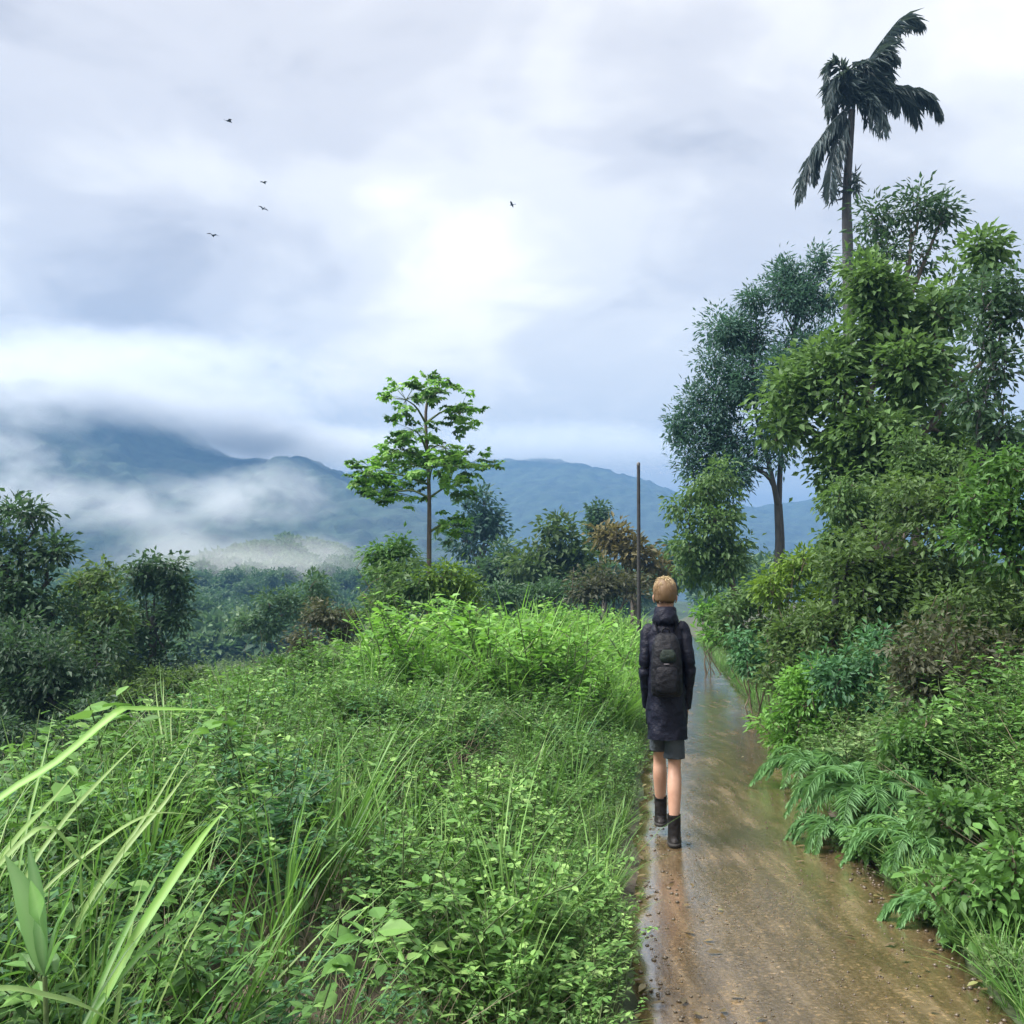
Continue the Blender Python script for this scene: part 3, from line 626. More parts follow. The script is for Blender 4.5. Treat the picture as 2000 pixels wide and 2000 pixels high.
fern('pale green fern clump arching over the right edge of the path', 1690, 1500, 7.4, 22, .55, 90)
fern('smaller fern clump lower down beside the large fern clump', 1640, 1575, 7.0, 14, .38, 91)

# ------------------------------------------------------------------ undergrowth: countless weeds and grass
def proto_weed(seed, h, leaf, nn, mat, side=3, fine=True, wr=.5):
    r = np.random.default_rng(seed); B = MB()
    stems = [(np.array((0, 0, 0.)), np.array((r.normal() * .12, r.normal() * .12, 1.)) * h)]
    for k in range(side):
        z = r.uniform(.25, .7); a = r.uniform(0, 6.28); L = h * r.uniform(.3, .55)
        s = stems[0][1] * z; stems.append((s, s + np.array((math.cos(a) * .75, math.sin(a) * .75, .75)) * L))
    for j, (s, e) in enumerate(stems):
        m = (s + e) / 2 + r.normal(size=3) * .05 * h; p = curve([s, m, e], 6)
        tubes(B, p, np.linspace(.006 if j == 0 else .004, .0018, 6), 3, .4, 1)
        n = int(nn * (1 if j == 0 else .55)); t = (r.uniform(.12 if j == 0 else .2, 1, n) ** .8) * 5; i = np.minimum(t.astype(int), 4)
        q = p[i] + (p[i + 1] - p[i]) * (t - i)[:, None]
        a = r.uniform(0, 6.28, n); dv = np.stack([np.cos(a), np.sin(a), r.uniform(-.35, .55, n)], 1)
        up = nrm(np.stack([r.normal(0, .35, n), r.normal(0, .35, n), np.ones(n)], 1)); Ls = leaf * r.uniform(.55, 1.25, n) * (1.15 - .5 * t / 5)
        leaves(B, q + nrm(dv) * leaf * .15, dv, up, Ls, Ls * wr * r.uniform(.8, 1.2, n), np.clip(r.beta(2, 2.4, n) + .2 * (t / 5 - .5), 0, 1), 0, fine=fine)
    return B.arrays()
def proto_grass(seed, h, n, wid, spread=.5, k=6, seg_mat=0):
    r = np.random.default_rng(seed); B = MB()
    for i in range(n):
        a = r.uniform(0, 6.28); L = h * r.uniform(.55, 1.15); lean = spread * r.uniform(.3, 1.4)
        o = np.array((math.cos(a), math.sin(a), 0)); s = o * r.uniform(0, .05)
        t = np.linspace(0, 1, k)[:, None]
        p = s + o * L * lean * t ** 1.8 + np.array((0, 0, 1.)) * L * (t - .42 * lean * t ** 2.6)
        ribbon(B, p, wid * r.uniform(.7, 1.3) * np.array([.6, .9, 1, .85, .55, .08])[:k], np.clip(r.beta(2, 2), 0, 1), seg_mat)
    return B.arrays()
def scatter(B, protos, pos, scale, r, tilt=.25, jit=.25, base_tint=None):
    which = r.integers(0, len(protos), len(pos))
    for pi, pr in enumerate(protos):
        sel = np.where(which == pi)[0]
        if not len(sel): continue
        v, f, t, m, sm = pr; n = len(sel)
        a = r.uniform(0, 6.28, n); ca, sa = np.cos(a), np.sin(a); sc = scale[sel] if np.ndim(scale) else np.full(n, scale)
        x = v[None, :, 0] * ca[:, None] - v[None, :, 1] * sa[:, None]; y = v[None, :, 0] * sa[:, None] + v[None, :, 1] * ca[:, None]; z = np.broadcast_to(v[None, :, 2], x.shape)
        tx, ty = r.normal(0, tilt, n)[:, None], r.normal(0, tilt, n)[:, None]
        W = np.stack([x + z * tx, y + z * ty, z * (1 - .25 * (tx ** 2 + ty ** 2))], -1) * sc[:, None, None] + pos[sel][:, None, :]
        F = f[None] + (np.arange(n) * len(v))[:, None, None]
        pt = (base_tint[sel] if base_tint is not None else 0)
        T = np.clip(t[None] + (r.normal(0, jit, n) * .5 + pt)[:, None], 0, 1)
        for mi in np.unique(m):
            pass
        B.v.append(W.reshape(-1, 3)); B.f.append(F.reshape(-1, 3) + B.n); B.n += n * len(v)
        B.t.append(T.reshape(-1)); B.m.append(np.tile(m, n).astype(np.int32)); B.s.append(np.tile(sm, n))
POCKETS = [(-1.12, 3.45, .50, .80), (-.78, 4.8, .46, .85), (-.35, 3.5, .25, .5), (-.15, 8.6, .5, .8), (-2.2, 6.2, .4, .7)]     # bare hollows with dead stalks
def place(n, dlo, dhi, ulo, uhi, r, side, hole=None):
    """random spots, evenly spread in the picture rather than on the ground; u = metres from the path's middle"""
    y = np.exp(r.uniform(math.log(dlo), math.log(dhi), n)); lo = ulo; hi = uhi(y) if callable(uhi) else np.full(n, uhi)
    u = lo + (hi - lo) * r.random(n) ** .9
    x = xc(y) + side * u; keep = np.abs(x) < y * .62 + .6
    if hole: keep &= r.random(n) < hole(x, y)
    if side < 0:
        for px_, py_k, rx_, ry_ in POCKETS: keep &= r.random(n) > .93 * np.exp(-((x - px_) / rx_) ** 2 - ((y - py_k) / ry_) ** 2)
    x, y = x[keep], y[keep]
    return np.stack([x, y, gz(x, y) - .03], 1)
r0 = np.random.default_rng(200)
wA = [proto_weed(300 + i, .62, .046 + .008 * i, 46 - 4 * i, 0) for i in range(5)]
wB = [proto_weed(310 + i, .58, .060, 40, 0, 5, False, .42) for i in range(4)]
wL = [proto_weed(325 + i, .66, .115, 12, 0, 2, True, .6) for i in range(3)]
wS = [proto_weed(320 + i, .30, .045, 14, 0, 2, False) for i in range(3)]
gA = [proto_grass(330 + i, .85, 26, .008, .45) for i in range(4)]
gT = [proto_grass(340 + i, .95, 26, .017, .5) for i in range(4)]
gS = [proto_grass(350 + i, .34, 16, .008, .6) for i in range(3)]
dS = [proto_grass(360 + i, .8, 7, .007, .35, 6, 0) for i in range(3)]
gaps = lambda x, y: np.where(fbm(x * .75 + 3, y * .75, 40) > .48, 1, .05) * 1.0
gaps2 = lambda x, y: np.where(fbm(x * 1.5 + 9, y * 1.5, 47) > .45, 1, .12) * 1.0
def patch(pos, f, seed): return f * (fbm(pos[:, 0] * .55, pos[:, 1] * .55, seed) - .5)
def hs(pos, lo=.45, ramp_=1.6, side=-1):
    u = np.abs(pos[:, 0] - xc(pos[:, 1])); return (lo + (1 - lo) * ss(.75, .75 + ramp_, u)) * (.30 + 1.35 * fbm(pos[:, 0] * .85 + 5, pos[:, 1] * .85, 44, 3))
lim = lambda y: bank(y) + .9
# left bank, leafy
B = MB()
p = place(850, 3.0, 14, .84, 1.9, r0, -1, gaps2); scatter(B, wA + wB + wA + gA[:1], p, r0.uniform(.35, 1.0, len(p)) * (.35 + 1.3 * fbm(p[:, 0] * 1.3, p[:, 1] * 1.3, 71, 3)) * (.7 + .3 * ss(.8, 1.3, np.abs(p[:, 0] - xc(p[:, 1])))), r0, base_tint=patch(p, .8, 69))
p = place(1500, 1.9, 14, .95, lim, r0, -1, gaps); p = p[~((p[:, 1] < 3.2) & (p[:, 0] > -.25))]
scatter(B, wA, p, hs(p) * r0.uniform(.7, 1.25, len(p)) * (1 + .25 * ss(8, 14, p[:, 1])), r0, base_tint=patch(p, .9, 50))
p = place(900, 6, 30, .95, lim, r0, -1); scatter(B, wB, p, hs(p) * r0.uniform(.8, 1.35, len(p)) * 1.05, r0, base_tint=patch(p, .9, 51))
p = place(50, 2.8, 12, 1.1, lim, r0, -1, gaps); p = p[~((p[:, 1] < 3.2) & (p[:, 0] > -.25))]; scatter(B, wL, p, hs(p) * r0.uniform(.8, 1.4, len(p)), r0, base_tint=patch(p, .6, 66) + .15)
tag(B.build('weeds', [M['weed'], M['stem']]), 'tangled broad leaved weeds covering the left bank', kind='stuff')
B = MB()
p = place(950, 1.9, 18, .95, lim, r0, -1, gaps); p = p[~((p[:, 1] < 3.2) & (p[:, 0] > -.25))]
scatter(B, wB, p, hs(p) * r0.uniform(.7, 1.3, len(p)), r0, base_tint=patch(p, .9, 52))
tag(B.build('weeds', [M['weed_cool'], M['stem']]), 'small leaved cooler green weeds among the left bank', kind='stuff')
B = MB()
p = place(2200, 2.6, 45, .80, 1.6, r0, -1); scatter(B, wS, p, r0.uniform(.5, 1.1, len(p)), r0, base_tint=patch(p, .8, 53))
p = place(520, 8, 45, .95, 2.2, r0, 1); scatter(B, wA + wB, p, r0.uniform(.6, 1.4, len(p)), r0, base_tint=patch(p, .8, 68))
p = place(1500, 2.6, 45, .74, 1.5, r0, 1); scatter(B, wS, p, r0.uniform(.5, 1.1, len(p)), r0, base_tint=patch(p, .8, 54))
tag(B.build('weeds', [M['fresh'], M['stem']]), 'low weeds fringing both edges of the path', kind='stuff')
B = MB()
p = place(700, 2.2, 40, .9, lim, r0, -1, gaps); scatter(B, gA, p, hs(p) * r0.uniform(.7, 1.2, len(p)), r0, base_tint=patch(p, .7, 55))
p = place(500, 2.6, 60, .86, 1.2, r0, -1); scatter(B, gS, p, r0.uniform(.5, 1.2, len(p)), r0)
p = place(900, 2.6, 60, .74, 1.2, r0, 1); scatter(B, gS, p, r0.uniform(.5, 1.2, len(p)), r0)
tag(B.build('grass', [M['grass'], M['stem']]), 'green grass growing through the weeds', kind='stuff')
B = MB()
p = place(520, 11.5, 60, 1.0, lambda y: bank(y) * .9, r0, -1); scatter(B, gT, p, hs(p, .6, 1.0) * r0.uniform(.8, 1.5, len(p)), r0, base_tint=patch(p, .7, 56))
p = place(700, 11, 50, 1.0, lambda y: bank(y) * .95, r0, -1); scatter(B, wA + wB, p, hs(p, .6, 1.0) * r0.uniform(1.2, 2.3, len(p)), r0, base_tint=patch(p, .9, 61))
p = np.stack([r0.uniform(-6.6, -3.9, 330), r0.uniform(15, 20, 330), np.zeros(330)], 1); p[:, 2] = gz(p[:, 0], p[:, 1]) - .03
scatter(B, gT, p, r0.uniform(.6, .95, len(p)), r0, base_tint=patch(p, .4, 57) + .1)
tag(B.build('grass', [M['grass_bright'], M['stem']]), 'tall bright yellow green grass beside the pole and on the slope', kind='stuff')
B = MB()
p = np.concatenate([np.stack([r0.normal(a, c * .6, 60), r0.normal(b, d_ * .6, 60), np.zeros(60)], 1) for a, b, c, d_ in POCKETS[:4]]); p[:, 2] = gz(p[:, 0], p[:, 1]) - .02; scatter(B, dS, p, r0.uniform(.3, .6, len(p)), r0, .6)
p = place(700, 2.0, 12, .95, lim, r0, -1); scatter(B, dS, p, hs(p) * r0.uniform(.5, 1.0, len(p)), r0, .6)
p = place(160, 4.5, 14, 1.2, 4.5, r0, 1); scatter(B, dS, p, r0.uniform(.6, 1.2, len(p)), r0, .6)
tag(B.build('dead_stems', [M['dry']]), 'dry brown stalks lying among the weeds', kind='stuff')
# right bank, below and between the shrubs
B = MB()
p = place(320, 1.5, 4.6, 1.0, 4.5, r0, 1); p = p[p[:, 0] > 1.5]; scatter(B, wA + wB, p, r0.uniform(.6, 1.1, len(p)), r0, base_tint=patch(p, .8, 70))
p = place(800, 4.2, 30, .95, 3.0, r0, 1); scatter(B, wA, p, hs(p) * r0.uniform(.7, 1.3, len(p)), r0, base_tint=patch(p, .9, 58))
p = place(700, 4.2, 30, .9, 2.6, r0, 1); scatter(B, wB, p, hs(p) * r0.uniform(.7, 1.3, len(p)), r0, base_tint=patch(p, .9, 59))
tag(B.build('weeds', [M['weed'], M['stem']]), 'leafy weeds covering the right bank between the shrubs', kind='stuff')
B = MB()
p = place(650, 8, 30, 2.6, 9.5, r0, 1); scatter(B, wA + wB, p, 1.4 * r0.uniform(.8, 1.6, len(p)), r0, base_tint=patch(p, .9, 67))
tag(B.build('undergrowth', [M['olive'], M['stem']]), 'dense green undergrowth high on the right bank under the trees', kind='stuff')
# far slope cover on the left
B = MB()
n = 1500; y = np.exp(r0.uniform(math.log(14), math.log(90), n)); x = -r0.uniform(.05, .62, n) * y; k_ = (xc(y) - x) > bank(y) + .5; x, y = x[k_], y[k_]
p = np.stack([x, y, gz(x, y) - .05], 1); scatter(B, wA, p, 1.1 + .035 * y * r0.uniform(.6, 1.2, len(y)), r0, base_tint=patch(p, .9, 60))
tag(B.build('undergrowth', [M['olive'], M['stem']]), 'rough green undergrowth on the slope below the left bank', kind='stuff')

# ------------------------------------------------------------------ tall grass in the left foreground (each blade a part)
def tall_grass(label, base_px, blades, seed, extra, mat='grass'):
    r = np.random.default_rng(seed); bp, bd = base_px
    bx = P(bp, 1600, bd)[0]; base = np.array((bx, bd, float(gz(bx, bd)) - .02))
    root = empty('tall_grass', base, label, 'grass clump', 'tall grass clumps in the left foreground')
    for pts, wid, dep, tint, mt in blades:
        dd = np.linspace(dep[1], dep[2], len(pts))
        c = [P(a, b, q) for (a, b), q in zip(pts, dd)]
        back = nrm(c[0] - c[1]); e1 = c[0] + back * .16 + np.array((0, 0, -.05)); e2 = e1 + (back * .35 + np.array((0, 0, -1.))) * .2; e2[2] = max(e2[2], float(gz(e2[0], e2[1])) + .02)
        c = [e2, e1] + c
        p = curve(c, 22); t = np.linspace(0, 1, 22)
        B = MB(); wv = .72 * wid * mpp(dep[1]) * np.minimum(1, .45 + 1.6 * t) * np.clip((1 - t) * 3.2, .06, 1)
        ribbon(B, p, wv, tint, 0, (0.15, -.5, .8)); B.build('blade', M[mt], root, base)
    for i in range(extra):
        a = r.uniform(0, 6.28); L = r.uniform(.5, 1.0); lean = r.uniform(.2, .8); o = np.array((math.cos(a) * .7 + .45, math.sin(a) * .6, 0)); t = np.linspace(0, 1, 9)[:, None]
        p = base + r.normal(size=3) * np.array((.06, .06, 0)) + o * L * lean * t ** 1.7 + np.array((0, 0, L)) * (t - .4 * lean * t ** 2.6)
        B = MB(); ribbon(B, p, .013 * np.array([.6, .9, 1, 1, .95, .8, .6, .4, .06]), r.random(), 0); B.build('blade', M[mat], root, base)
a1 = (0, 2.7, 3.0)
tall_grass('tall grass clump at the left edge with a long bright leaf snapped over sideways', (-140, 2.6), [
    ([(0, 1560), (110, 1490), (225, 1395), (262, 1386), (350, 1386), (452, 1388)], 26, (0, 2.6, 2.9), .7, 'grass_bright'),
    ([(30, 1640), (95, 1570), (165, 1490)], 14, (0, 2.7, 3.0), .9, 'grass'),
    ([(-10, 1700), (60, 1630), (85, 1618), (115, 1628), (165, 1690), (225, 1752)], 17, (0, 2.5, 2.7), 1., 'grass'),
    ([(60, 1580), (85, 1480), (105, 1390)], 7, (0, 2.9, 3.2), .8, 'grass')], 401, 16)
tall_grass('tall grass clump leaning right with pale narrow seed stalks', (90, 3.0), [
    ([(120, 1610), (200, 1520), (285, 1435)], 12, (0, 3.0, 3.3), .9, 'grass'),
    ([(200, 1720), (300, 1570), (392, 1415)], 10, (0, 2.9, 3.3), 1., 'grass'),
    ([(230, 1680), (320, 1570), (372, 1500)], 13, (0, 2.9, 3.1), 1., 'grass'),
    ([(180, 1660), (290, 1592), (388, 1592)], 10, (0, 2.8, 3.0), 1., 'grass')], 402, 16)
tall_grass('bright broad bladed grass clump leaning right below the pale stalks', (215, 2.5), [
    ([(255, 1850), (330, 1730), (395, 1635), (450, 1570)], 27, (0, 2.4, 2.7), .75, 'grass_bright'),
    ([(245, 1820), (290, 1740), (325, 1680)], 14, (0, 2.4, 2.6), .6, 'grass'),
    ([(260, 1880), (340, 1800), (380, 1760)], 16, (0, 2.4, 2.6), .4, 'grass')], 403, 16)
tall_grass('grass clump in the bottom left corner with one long arching pale blade', (-60, 1.95), [
    ([(0, 1932), (90, 1945), (170, 1968), (240, 2010)], 20, (0, 1.9, 2.1), 1., 'grass')], 404, 6)

# broad blue-green leaves at the left edge
fern('fern clump drooping at the lower right among the leafy bushes', 1800, 1590, 6.2, 16, .42, 93)
fern('light fern clump between the brightest green herb bush and the large fern clump', 1590, 1455, 9.3, 16, .5, 94)
fern('fern clump nearest the camera at the right edge of the path', 1850, 1745, 5.3, 14, .34, 95)
def broad_leaf_plant():
    c = P(90, 1850, 2.25); bz = float(gz(c[0], c[1])); base = np.array((c[0], c[1], bz))
    root = empty('broad_leaf_plant', base, 'young plant with broad pale blue green leaves at the left edge among the grass', 'plant')
    r = np.random.default_rng(410); top = np.array((c[0], c[1], c[2] - .06))
    SB = MB(); tubes(SB, curve([base - np.array((0, 0, .04)), (base + top) / 2 + np.array((.02, 0, 0)), top], 8), np.linspace(.008, .005, 8), 6); SB.build('stem', M['stem'], root, base)
    for px, py, wd in ((10, 1670, 70), (55, 1650, 45), (140, 1755, 40), (30, 1800, 55), (110, 1900, 55), (60, 1720, 55), (150, 1830, 35)):
        tip = P(px, py, 2.2 + r.uniform(-.1, .1)); m = (top + tip) / 2 + np.array((0, 0, .03))
        p = curve([top, m, tip], 10); t = np.linspace(0, 1, 10)
        B = MB(); ribbon(B, p, wd * .6 * mpp(2.2) * np.clip(np.sin(t ** .75 * math.pi) ** .8, .05, 1), .5 + .4 * r.random(), 0, (0, -.45, .9), .12); B.build('leaf', M['fern'], root, base)
broad_leaf_plant()

# ------------------------------------------------------------------ hazy valley trees (copies share mesh data)
def valley():
    protos = []
    for k in range(4):
        r = np.random.default_rng(500 + k); B, TB = MB(), MB()
        L3 = [(np.array((r.normal() * 1.3, r.normal() * 1.3, 5.2 + r.normal() * 1.2)), np.array((1.7, 1.7, 1.4)) * r.uniform(.7, 1.1)) for _ in range(7)]
        add_crown(B, TB, L3, .55, 1.3, .75, r, None, per=16, twig=False)
        tubes(TB, curve([(0, 0, -1), (.1, 0, 2), (0, .1, 5)], 6), np.linspace(.28, .12, 6), 6)
        protos.append((B.mesh('crown', M['far']), TB.mesh('trunk', M['bark'])))
    r = np.random.default_rng(520); i = 0; made = 0
    while made < 46 and i < 6000:
        i += 1
        d = math.exp(r.uniform(math.log(90), math.log(230))); px = r.uniform(300, 1000); X = (px - 1000) / 2000 * d
        if px > 900 and d > 160: continue
        ok, hit, n_, f_ = False, None, None, None
        z = hz(X, d)
        o = empty('valley_tree', (X, d, z - .3), 'small hazy tree of the wooded valley below the mountains', 'tree', 'hazy trees in the valley')
        sc = r.uniform(.75, 1.15) * (1 if d > 110 else .75); o.scale = (sc, sc, sc * r.uniform(.85, 1.25)); o.rotation_euler = (0, 0, r.uniform(0, 6.28))
        cm, tm = protos[r.integers(0, 4)]
        for nm, me in (('crown', cm), ('trunk', tm)):
            c = bpy.data.objects.new(nm, me); COL.objects.link(c); c.parent = o
        made += 1
hill_o = bpy.data.objects['hill']
_hv = np.empty(len(hill_o.data.vertices) * 3, np.float32); hill_o.data.vertices.foreach_get('co', _hv); _hv = _hv.reshape(90, 260, 3)
def hz(x, y):
    z = float(gz(x, y)); xs = _hv[0, :, 0]; yr = _hv[:, 0, 1]
    if xs[0] < x < xs[-1] and yr[0] < y < yr[-1]:
        i = int(np.searchsorted(yr, y)) - 1; j = int(np.searchsorted(xs, x)) - 1
        fi = (y - yr[i]) / (yr[i + 1] - yr[i]); fj = (x - xs[j]) / (xs[j + 1] - xs[j])
        z = max(z, float((_hv[i, j, 2] * (1 - fj) + _hv[i, j + 1, 2] * fj) * (1 - fi) + (_hv[i + 1, j, 2] * (1 - fj) + _hv[i + 1, j + 1, 2] * fj) * fi))
    return z
valley()
def forest():
    r = np.random.default_rng(540); pr = []
    for k in range(5):
        B = MB(); n = 260; dr = rdir(n, r); dr[:, 2] = np.abs(dr[:, 2]) * .9 - .25
        pos = dr * np.array((2.2, 2.2, 2.4)) * r.uniform(.75, 1.05, (n, 1)) * (.8 + .4 * vnoise(dr[:, 0] * 2 + k, dr[:, 1] * 2, 60 + k))[:, None] + np.array((0, 0, 2.6))
        leaves(B, pos, dr + r.normal(size=(n, 3)) * .5, r.normal(size=(n, 3)) * .6 + np.array((0, 0, 1.)), r.uniform(.5, 1.0, n), .55, np.clip(r.beta(2, 2, n) + .2 * dr[:, 2], 0, 1)); pr.append(B.arrays())
    n = 2600; x = r.uniform(-150, 45, n); y = np.exp(r.uniform(math.log(95), math.log(320), n)); k_ = (np.abs(x) < .62 * y) & (np.abs(x - xc(y)) > 6); x, y = x[k_], y[k_]
    p = np.stack([x, y, np.array([hz(a, b) for a, b in zip(x, y)]) - .4], 1)
    B = MB(); scatter(B, pr, p, r.uniform(.7, 1.5, len(p)), r, .08, .4)
    tag(B.build('forest', M['far']), 'unbroken hazy wood covering the valley and the hill', kind='stuff')
forest()

# ------------------------------------------------------------------ pole, birds
def pole():
    d = 25.; p0 = P(1247, 1200, d); base = np.array((p0[0], d, float(gz(p0[0], d)) - .1)); top = P(1247, 905, d)
    root = empty('utility_pole', base, 'thin dark bare pole standing in the tall grass left of the path', 'pole')
    B = MB(); t = np.linspace(0, 1, 10)[:, None]; tubes(B, base + (top - base) * t, np.linspace(.052, .040, 10), 12); B.build('shaft', solid('dark_pole', (.012, .012, .013), (.03, .03, .03), 6, .7, .2), root, base)
    B = MB(); tubes(B, np.array([top - np.array((0, 0, .06)), top + np.array((0, 0, .002)), top + np.array((0, 0, .03))]), np.array((.045, .045, .02)), 12); B.build('cap', solid('pole_cap', (.05, .05, .05), (.09, .09, .09), 9, .5, 0), root, base)
pole()
bm_ = solid('bird_feather', (.02, .02, .022), (.06, .06, .06), 20, .8, 0)
BIRDS = [(447, 237, 70, 'lone bird high on the left, topmost of the birds', .5), (515, 357, 85, 'upper of the two birds one above the other in the middle of the flock', .9), (514, 408, 95, 'lower of the two birds one above the other in the middle of the flock', 2.2), (415, 460, 75, 'bird furthest down and nearest the left edge', 1.4), (1000, 400, 100, 'single bird apart from the others, under the bright cloud', 2.9)]
for px, py, d, lab, yaw in BIRDS:
    c = P(px, py, d); B = MB()
    t = np.linspace(-1, 1, 9)
    body = np.stack([t * .16, t * 0, .012 * np.cos(t * 2)], 1); tubes(B, body, .04 * np.sqrt(np.clip(1.02 - t ** 2, .02, 1)) * np.where(t < 0, .8, 1), 7)
    for s in (-1, 1):
        w0 = np.array([(.07, s * .02, .01), (-.07, s * .02, .01), (.09, s * .17, .10), (-.05, s * .17, .09), (.02, s * .36, .05), (-.02, s * .35, .045)])
        w1 = w0 - np.array((0, 0, .008))
        f = np.array([(0, 2, 1), (1, 2, 3), (2, 4, 3), (3, 4, 5)]); B.add(np.vstack([w0, w1]), np.vstack([f, f[:, ::-1] + 6, [(0, 6, 8), (0, 8, 2), (2, 8, 10), (2, 10, 4), (1, 3, 9), (1, 9, 7), (3, 5, 11), (3, 11, 9)]]), .5)
    B.add(np.array([(-.14, -.01, 0), (-.14, .01, 0), (-.26, .05, 0), (-.26, -.05, 0), (-.2, 0, .012)]), [(0, 1, 4), (1, 2, 4), (2, 3, 4), (3, 0, 4), (0, 2, 1), (0, 3, 2)], .5)
    o = B.build('bird', bm_); o.location = tuple(c); o.rotation_euler = (.25, .1, yaw); o.scale = (1.45,) * 3
    tag(o, lab + ' in the cloudy sky' if len(lab.split()) < 10 else lab, 'bird', 'birds in the sky')

# ------------------------------------------------------------------ the walker
PERSON_XY = (float(P(1306, 1655, 7.07)[0]), 7.07)
def skin_obj(verts, edges, radii, levels=2):
    me = bpy.data.meshes.new('tmp'); me.from_pydata([tuple(v) for v in verts], edges, [])
    o = bpy.data.objects.new('tmp', me); COL.objects.link(o)
    md = o.modifiers.new('s', 'SKIN'); md.use_smooth_shade = True; md.branch_smoothing = .6
    for i, rr in enumerate(radii):
        sv = me.skin_vertices[0].data[i]; sv.radius = rr if isinstance(rr, tuple) else (rr, rr); sv.use_root = i == 0
    ms = o.modifiers.new('u', 'SUBSURF'); ms.levels = levels; ms.render_levels = levels
    dg = bpy.context.evaluated_depsgraph_get(); ev = o.evaluated_get(dg); m2 = ev.to_mesh(); m2.calc_loop_triangles()
    v = np.array([x.co for x in m2.vertices]); f = np.array([t.vertices for t in m2.loop_triangles])
    ev.to_mesh_clear(); bpy.data.objects.remove(o); bpy.data.meshes.remove(me)
    return v, f
def loft(B, rings, tint=.5, mat=0, cap=(True, True), closed=True, fold=0, seed=0, p=2.0, seg=36):
    """rings: (centre xyz, rx, ry[, tilt]) stacked; superellipse cross-sections, optional cloth folds"""
    rr = np.random.default_rng(seed); a = np.linspace(0, 2 * math.pi, seg, endpoint=False)
    V = []
    for i, rg in enumerate(rings):
        c, rx, ry = np.asarray(rg[0], float), rg[1], rg[2]
        ca, sa = np.cos(a), np.sin(a); k = (np.abs(ca) ** p + np.abs(sa) ** p) ** (-1 / p)
        fl = 1 + fold * (vnoise(a * 2.2 + seed, np.full(seg, i * .55 + seed), seed) - .5) * 2 * np.minimum(1, 1)
        x = rx * ca * k * fl; y = ry * sa * k * fl; z = np.zeros(seg)
        if len(rg) > 3: z = -y * math.sin(rg[3]) + 0 * x; y = y * math.cos(rg[3])
        V.append(c + np.stack([x, y, z], 1))
    k = len(rings); v = np.concatenate(V); idx = np.arange(k * seg).reshape(k, seg)
    i0, i1 = idx[:-1], idx[1:]; j0, j1 = np.roll(i0, -1, 1), np.roll(i1, -1, 1)
    f = [np.stack([i0, j0, j1], -1).reshape(-1, 3), np.stack([i0, j1, i1], -1).reshape(-1, 3)]
    if cap[0]: v = np.vstack([v, V[0].mean(0)]); f.append(np.stack([np.roll(idx[0], -1), idx[0], np.full(seg, len(v) - 1)], -1))
    if cap[1]: v = np.vstack([v, V[-1].mean(0)]); f.append(np.stack([idx[-1], np.roll(idx[-1], -1), np.full(seg, len(v) - 1)], -1))
    B.add(v, np.concatenate(f), tint, mat, True)
def dense(rings, n):
    c = np.array([np.concatenate([np.asarray(g[0], float), [g[1], g[2]]]) for g in rings]); q = curve(c, n)
    return [(r_[:3], max(r_[3], .002), max(r_[4], .002)) for r_ in q]
def cloth(name, c0, c1, rough=.75, sc=60, spec=.15):
    m, t, b, o = new_mat(name); tcn = N(t, 'ShaderNodeTexCoord')
    nz = N(t, 'ShaderNodeTexNoise', inp={'Scale': 7.0, 'Detail': 5.0}); ln(t, tcn.outputs['Object'], nz.inputs['Vector'])
    ln(t, ramp(t, nz.outputs[0], [(.35, c0), (.7, c1)]), b.inputs['Base Color']); b.inputs['Roughness'].default_value = rough; b.inputs['Specular IOR Level'].default_value = spec
    n2 = N(t, 'ShaderNodeTexNoise', inp={'Scale': 22.0, 'Detail': 5.0}); ln(t, tcn.outputs['Object'], n2.inputs['Vector'])
    bp = N(t, 'ShaderNodeBump', inp={'Strength': .6, 'Distance': .03}); ln(t, n2.outputs[0], bp.inputs['Height']); ln(t, bp.outputs[0], b.inputs['Normal'])
    return m
